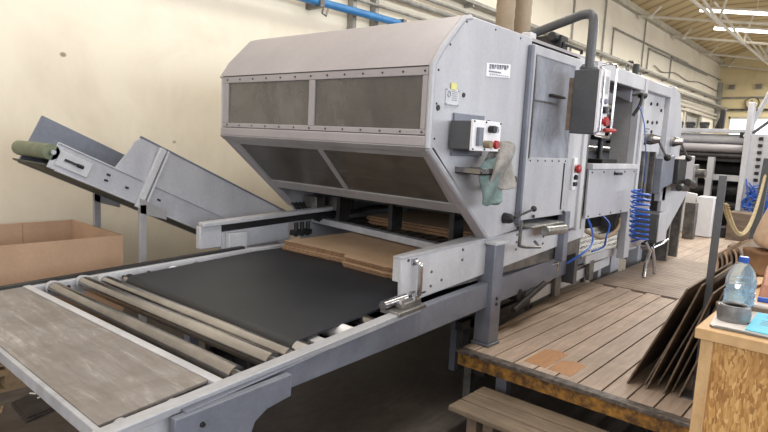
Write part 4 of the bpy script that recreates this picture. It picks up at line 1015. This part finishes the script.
# ---- boards leaning against the post
lean = empty
def lboard(yb, x0, x1, z_top, yt, mat, lab, th=.008, curve=0.0, zb=.352, xs=0):
    """a sheet standing on its long edge, leaning sideways; curve bows it in plan"""
    b = MB(); n = 10; rows = []
    for j in range(n + 1):
        t = j / n; x = x0 + (x1 - x0) * t; c = curve * math.sin(math.pi * t)
        col_ = []
        for i in range(6):
            u = i / 5; bow = curve * .3 * math.sin(math.pi * u)
            p = Vector((x + xs * u, yb + (yt - yb) * u - c * (1 - .3 * u) + bow, zb + (z_top - zb) * u)); col_.append(p)
        rows.append(col_)
    nrm = Vector((0, z_top - zb, -(yt - yb))).normalized() * th
    V0 = [[b.bm.verts.new(p) for p in r] for r in rows]; V1 = [[b.bm.verts.new(p + nrm) for p in r] for r in rows]
    for j in range(n):
        for i in range(5):
            b.bm.faces.new((V0[j][i], V0[j + 1][i], V0[j + 1][i + 1], V0[j][i + 1])); b.bm.faces.new((V1[j][i], V1[j][i + 1], V1[j + 1][i + 1], V1[j + 1][i]))
    for j in range(n):
        b.bm.faces.new((V0[j][0], V1[j][0], V1[j + 1][0], V0[j + 1][0])); b.bm.faces.new((V0[j][5], V0[j + 1][5], V1[j + 1][5], V1[j][5]))
    for i in range(5):
        b.bm.faces.new((V0[0][i], V0[0][i + 1], V1[0][i + 1], V1[0][i])); b.bm.faces.new((V0[n][i], V1[n][i], V1[n][i + 1], V0[n][i + 1]))
    return tag(b.build('leaning_board', mat), lab, 'board', 'boards leaning on the railing post')
L = [(.93, 3.20, 4.3, .93, .69, 'board_dark', 'dark brown thin board leaning on the post, the leftmost of the pack'),
     (.855, 3.26, 4.2, .88, .655, 'board_grey', 'grey-brown thin board, second from the left in the leaning pack'),
     (.83, 3.20, 4.2, .96, .628, 'board_dark', 'dark board, third from the left in the leaning pack'),
     (.80, 3.30, 4.25, .90, .60, 'board_grey', 'grey-brown board, middle of the leaning pack'),
     (.745, 3.21, 4.1, .93, .575, 'board_dark', 'dark board, fifth from the left in the leaning pack'),
     (.72, 3.28, 4.25, .94, .54, 'board_grey', 'grey-brown board, second from the right in the leaning pack'),
     (.675, 3.22, 4.2, .93, .50, 'board_dark', 'dark board, rightmost of the leaning pack, nearest the chipboard table')]
for yb, x0, x1, zt, yt, mt, lab in L: lboard(yb, x0, x1, zt, yt, mt, lab)
for k in range(6):
    b = MB(); prof_ = []
    for i in range(15):
        u = i / 14; prof_.append((.93 - .024 * k - .12 * u - .07 * math.sin(math.pi * min(1, u ** 1.25)), .354 + (.60 + .012 * k) * math.sin(u * 1.45)))
    prof_ = [p for p in prof_]
    off = []
    for i in range(15):
        a_, c_ = Vector(prof_[max(i - 1, 0)]), Vector(prof_[min(i + 1, 14)]); d_ = (c_ - a_).normalized(); off.append((prof_[i][0] - d_.y * .009, prof_[i][1] + d_.x * .009))
    V0 = [[b._v((x_, p[0], p[1])) for p in prof_] for x_ in (4.34 + .012 * k, 5.3 - .03 * k)]; V1 = [[b._v((x_, p[0], p[1])) for p in off] for x_ in (4.34 + .012 * k, 5.3 - .03 * k)]
    for i in range(14):
        b.bm.faces.new((V0[0][i], V0[1][i], V0[1][i + 1], V0[0][i + 1])); b.bm.faces.new((V1[0][i], V1[0][i + 1], V1[1][i + 1], V1[1][i]))
        for q in (0, 1): b.bm.faces.new((V0[q][i], V0[q][i + 1], V1[q][i + 1], V1[q][i]))
    for i in (0, 14): b.bm.faces.new((V0[0][i], V1[0][i], V1[1][i], V0[1][i]))
    tag(b.build('curved_sheet', 'board_grey' if k % 2 else 'card'), ['leftmost', 'second', 'third', 'fourth', 'fifth', 'rightmost'][k] + ' bowed brown sheet of the curved pack behind the railing post', 'board', 'bowed sheets behind the railing post')

# ================================================================== CHIPBOARD TABLE AND WHAT IS ON IT
tb = empty('chipboard_table', (2.3, .1, 0), 'strand-board cabinet table with pale plywood top at the right front', 'table')
MB().box(1.905, 2.86, -.62, .350, 0, 1.068).build('cabinet_body', 'osb', tb)
MB().box(1.89, 1.908, .325, .358, 0, 1.066).build('corner_batten', 'ply', tb, .002)
MB().box(1.87, 2.90, -.66, .372, 1.068, 1.10).build('table_top', 'ply', tb, .002)
zt = 1.101
b = MB(); b.prism([(1.925, .345), (2.23, .375), (2.27, .18), (1.95, .05)], 'z', zt, zt + .003); tag(b.build('paper_sheet', 'paper'), 'white printed sheet lying under the tape ring', 'paper')
b = MB(); b.prism([(1.905, .335), (1.918, .345), (1.945, -.2), (1.93, -.2)], 'z', zt, zt + .006); tag(b.build('metal_ruler', 'steel_dull'), 'dark metal ruler along the front edge of the table', 'ruler')
bp_ = empty('blue_leaflet', (2.1, .2, zt + .006), 'light blue printed leaflet at the right edge of the table', 'leaflet')
MB().prism([(1.945, .258), (2.195, .262), (2.19, .04), (1.93, .03)], 'z', zt + .004, zt + .007).build('leaflet_sheet', 'cyan', bp_)
b = MB()
for i in range(4): b.box(2.135 + (i % 2) * .004, 2.16, .225 - i * .018, .229 - i * .018, zt + .007, zt + .008)
for i in range(3): b.box(2.145 if i != 1 else 2.155, 2.149 if i != 1 else 2.159, .207 - i * .018 if i else .213, .225 - i * .018, zt + .007, zt + .008)
for i in range(4): b.box(2.09 - i * .02, 2.093 - i * .02, .10 if i % 2 else .06, .235, zt + .007, zt + .008)
b.build('printed_lines', 'ink', bp_)
# ring of grey tape lying on its side edge
b = MB(); c0 = Vector((2.035, .305, zt + .004))
prf = [(.038, 0), (.046, 0), (.046, .045), (.038, .045)]
b.lathe(c0, [(.030, 0.0), (.044, 0.0), (.047, .022), (.044, .045), (.030, .045)], 28)
bmesh.ops.delete(b.bm, geom=[f for f in b.bm.faces if len(f.verts) > 4], context='FACES')
b.tube([(c0.x + .037 * math.cos(a), c0.y + .037 * math.sin(a), c0.z + .045) for a in [i * math.pi / 14 for i in range(28)]], .005, 6, True)
o = tag(b.build('tape_roll', 'tape'), 'roll of grey tape with dark inside lying on the white sheet', 'tape')
b = MB(); b.lathe(c0, [(.0325, .002), (.0325, .04), (.031, .04), (.031, .002)], 24)
bmesh.ops.delete(b.bm, geom=[f for f in b.bm.faces if len(f.verts) > 4], context='FACES')
cr = b.bm; core = MB(); core.bm.free(); core.bm = cr
me_o = core.build('tape_core', 'black'); me_o.parent = o; me_o.location = me_o.location - o.location
del me_o['_o']
# bottle
bt = empty('water_bottle', (2.23, .325, zt), 'clear blue plastic water bottle with blue cap standing on the table', 'bottle')
C0 = (2.23, .325, zt)
outer = [(.034, 0), (.043, .004), (.045, .014), (.0445, .05), (.041, .062), (.0445, .074), (.0455, .09), (.044, .104), (.036, .128), (.024, .146), (.014, .154), (.0135, .160)]
MB().lathe(C0, outer, 32).build('bottle_shell', 'bottle', bt)
MB().lathe(C0, [(.030, .004), (.040, .008), (.0415, .016), (.041, .05), (.0385, .062), (.041, .072), (.041, .074)], 32).build('water', 'water', bt)
b = MB(); b.lathe(C0, [(.0148, .157), (.0150, .159), (.0148, .174), (.013, .176)], 24)
for i in range(18):
    a = i * math.pi / 9; b.box(C0[0] + .0149 * math.cos(a) - .0006, C0[0] + .0149 * math.cos(a) + .0006, C0[1] + .0149 * math.sin(a) - .0006, C0[1] + .0149 * math.sin(a) + .0006, C0[2] + .159, C0[2] + .172)
b.build('cap', 'blue_tube', bt)
b = MB()
for z in (.038, .056, .096): b.tube([(C0[0] + .0452 * math.cos(a), C0[1] + .0452 * math.sin(a), zt + z) for a in [i * math.pi / 16 for i in range(32)]], .0011, 5, True)
b.build('grip_rings', 'bottle', bt)
# marker, dark bar
t = empty('blue_marker', (2.3, .27, zt), 'blue felt marker lying right of the water bottle', 'marker')
MB().cyl((2.33, .285, zt + .022), (2.36, .12, zt + .022), .0095, seg=14).build('marker_barrel', 'blue_tube', t)
MB().cyl((2.345, .205, zt + .022), (2.347, .20, zt + .022), .011, seg=14).build('dark_ring', 'charcoal', t)
b = MB(); b.beam((2.20, .385, zt + .008), (2.27, .05, zt + .008), .018, .014); tag(b.build('wooden_ruler', 'board_dark', bevel=.002), 'thin dark wooden slat lying across the table in front of the bottle', 'slat')
b = MB(); b.beam((2.30, .30, zt + .006), (2.34, .0, zt + .006), .04, .01); tag(b.build('light_card_strip', 'paper'), 'white card strip lying beneath the blue marker', 'card')
b = MB(); b.hull8([(2.45, .30, zt), (2.75, .33, zt), (2.80, .05, zt), (2.48, .05, zt), (2.47, .29, zt + .05), (2.75, .32, zt + .08), (2.80, .05, zt + .08), (2.50, .05, zt + .05)])
tag(b.build('pinkish_block', 'pink_board', bevel=.004), 'pinkish brown block lying behind the blue marker', 'block')
b = MB(); b.beam((2.50, .375, zt + .006), (2.85, .33, zt + .006), .05, .01); tag(b.build('plywood_offcut', 'ply', bevel=.001), 'pale plywood strip on the table behind the bottle', 'offcut')
# crate behind the table with the brown paper bag and beige sack on it
t = empty('storage_crate', (3.35, .18, .352), 'pale slatted wooden crate on the deck behind the strand-board table', 'crate')
for k in range(5):
    MB().box(3.06, 3.08, -.12, .46, .36 + k * .135, .36 + k * .135 + .11).build('front_slat', 'ply', t, .002)
    MB().box(3.08, 3.62, .44, .46, .36 + k * .135, .36 + k * .135 + .11).build('side_slat', 'ply', t, .002)
for x, y in ((3.085, .40), (3.58, .40), (3.085, -.10), (3.58, -.10)): MB().box(x, x + .035, y, y + .035, .352, 1.03).build('corner_post', 'ply', t)
MB().box(3.06, 3.62, -.12, .48, 1.03, 1.048).build('crate_lid', 'ply', t, .002)
BX, BY, BZ = 3.32, .365, 1.05
b = MB(); n = 22; V = []
for j in range(8):
    t_ = j / 7; row = []
    for i in range(n):
        a = i / n * 2 * math.pi; r_ = .125 * (1 + .09 * math.sin(3 * a + t_ * 3) + .05 * math.sin(7 * a + 2 * t_)) * (1 - .10 * math.sin(math.pi * t_))
        row.append(b._v((BX + r_ * math.cos(a), BY + r_ * math.sin(a), BZ + .125 * t_ + (.014 * math.sin(4 * a) if j == 7 else 0))))
    V.append(row)
for j in range(7):
    for i in range(n): b.bm.faces.new((V[j][i], V[j][(i + 1) % n], V[j + 1][(i + 1) % n], V[j + 1][i]))
b.bm.faces.new(V[0][::-1]); b.bm.faces.new(V[-1])
tag(b.build('paper_bag', 'bag', sub=1), 'crumpled brown paper bag standing on the crate behind the table', 'bag')
b = MB(); b.lathe((BX, BY + .005, BZ + .12), [(.092, 0), (.102, .03), (.098, .12), (.085, .22), (.066, .31), (.045, .37), (.02, .40)], 24, (.0, -.22, 1)); tag(b.build('beige_sack', 'sack', sub=1), 'smooth beige cloth sack narrowing upward out of the brown paper bag', 'sack')

# ================================================================== FAR MACHINE (feeder) AND THINGS BY IT
fm = empty('feeder_machine', (11.5, 2.4, 0), 'far grey feeder machine with wide bright rollers and pale side frame', 'machine')
MB().box(11.0, 13.0, .4, 1.82, .45, 2.0).build('control_side_frame', 'machine_white', fm, .01)
MB().prism([(10.95, .3), (10.95, 2.5), (11.15, 2.5), (11.3, 2.0), (11.3, .3)], 'y', 1.74, 1.82).build('upright_frame', 'machine_white', fm, .01)
for k, (z, r, mt, x) in enumerate(((1.93, .085, 'machine_white', 11.9), (1.76, .075, 'hood', 11.8), (1.62, .06, 'dark_metal', 11.8), (1.40, .16, 'dark_metal', 12.2), (1.0, .11, 'dark_metal', 12.0), (.72, .11, 'dark_metal', 12.0))):
    MB().cyl((x, 1.82, z), (x, 3.25, z), r, seg=18).build('feed_roller', mt, fm)  # upper two coloured pale in place of light reflected off steel
MB().box(11.75, 11.9, 1.82, 3.3, 2.03, 2.10).build('top_rail', 'machine', fm, .005)
MB().box(11.7, 13, 1.75, 3.4, 1.53, 1.58).build('dark_tie_plate', 'dark_metal', fm)
b = MB(); b.box(12.9, 13.0, 1.82, 3.4, .2, 2.0); b.build('rear_panel', 'black', fm)
MB().box(11.5, 11.62, 2.32, 2.42, .2, 1.6).build('inner_upright', 'machine_white', fm)
MB().box(11.55, 11.65, 1.82, 2.45, 1.20, 1.30).build('inner_cross_bar', 'machine_white', fm)
MB().box(11.2, 12.9, 3.25, 3.4, 0, 2.05).build('far_side_frame', 'machine', fm, .01)
for k in range(2):
    for i in range(7): MB().box(10.975, 11.0, 1.56 - k * .2, 1.62 - k * .2, 1.9 - i * .11, 1.95 - i * .11).build('indicator_square', 'dark_metal', fm)
b = MB(); rr = random.Random(5)
for i in range(26): b.tube(smooth_path([(10.96, 1.72 - rr.random() * .6, 1.3 - rr.random() * .55), (10.90, 1.72 - rr.random() * .6, 1.15 - rr.random() * .4), (10.96, 1.72 - rr.random() * .6, 1.3 - rr.random() * .55)], 4), .011, 5)
b.build('blue_wiring', 'blue_tube', fm)
b = MB()
for i in range(10):
    y, z = 1.7 - rr.random() * .6, 1.25 - rr.random() * .6; b.lathe((10.99, y, z), [(.035, 0), (.03, .05)], 10, (-1, 0, 0))
b.build('valve_knobs', 'steel_dull', fm)
b = MB(); b.lathe((10.99, 1.58, .98), [(.04, 0), (.035, .05)], 12, (-1, 0, 0)); b.build('red_valve_knob', 'red', fm)
for i, y in enumerate((3.05, 2.85, 2.62)):
    b = MB(); b.box(11.8, 11.95, y - .06, y + .06, 2.10, 2.17); b.cyl((11.87, y - .08, 2.19), (11.87, y + .08, 2.19), .035); b.build('clamp_head', 'dark_metal', fm, .01)
b = MB(); b.box(11.8, 11.9, 2.30, 2.38, 2.10, 2.45); b.cyl((11.85, 2.42, 2.1), (11.85, 2.36, 2.3), .03); b.build('sensor_post', 'black', fm, .01)
b = MB(); b.box(11.6, 11.7, 1.86, 2.0, 1.95, 2.05); b.build('roller_bearing', 'black', fm, .01)
for k, (pp, r, mt, lab) in enumerate(((((11.2, 1.85, 1.95), (11.2, 1.72, 2.3), (11.1, 1.55, 2.75), (11.0, 1.42, 3.3), (11, 1.40, 4.5)), .035, 'machine_white', 'pale flexible hose rising from the far feeder, the left one'),
                                (((11.2, 1.5, 1.95), (11.2, 1.35, 2.3), (11.1, 1.3, 2.9), (11.0, 1.33, 4.5)), .03, 'machine_white', 'whitish flexible hose rising from the far feeder, the right one'))):
    b = MB(); b.tube(smooth_path(pp, 8), r, 10); tag(b.build('flexible_hose', mt), lab, 'hose', 'hoses over the far feeder')
b = MB(); b.cyl((11.1, 1.80, 1.95), (11.1, .9, 2.8), .025); tag(b.build('gas_strut', 'pipe_grey'), 'dark slanting rod above the far feeder side frame', 'rod')
# boxes and crate on the deck far end
for (x, y0, y1, z0, z1, rot, lab) in ((10.2, 1.96, 2.20, .35, .97, 0, 'upright white box standing in front of the far feeder'),
                                  (10.35, 2.34, 2.42, .35, 1.0, .12, 'white panel leaning beside the upright white box')):
    b = MB(); b.obox((x, (y0 + y1) / 2, (z0 + z1) / 2 + .01), (.3 if not rot else .05, y1 - y0 if not rot else .16, z1 - z0), RX(rot)); tag(b.build('white_box' if not rot else 'white_sheet', 'white', bevel=.01), lab, 'box' if not rot else 'panel')
b = MB(); b.box(10.2, 10.6, 1.45, 1.78, .352, .78); cb_ = b.build('brown_crate', 'board_dark', bevel=.01); tag(cb_, 'dark reddish brown crate on the deck beside the far feeder', 'crate')
b = MB(); b.box(10.3, 10.6, 1.80, 1.94, .352, .52); tag(b.build('black_bin', 'black', bevel=.01), 'low black bin on the deck between white box and brown crate', 'bin')
b = MB(); b.box(9.6, 9.75, 2.1, 2.25, .35, .9); b.box(9.6, 9.7, 2.3, 2.4, .35, 1.1); tag(b.build('steel_stand', 'steel_dull', bevel=.005), 'small dark steel stand at the left edge of the far deck', 'stand')
for o in bpy.data.objects:
    if '_o' in o: del o['_o']
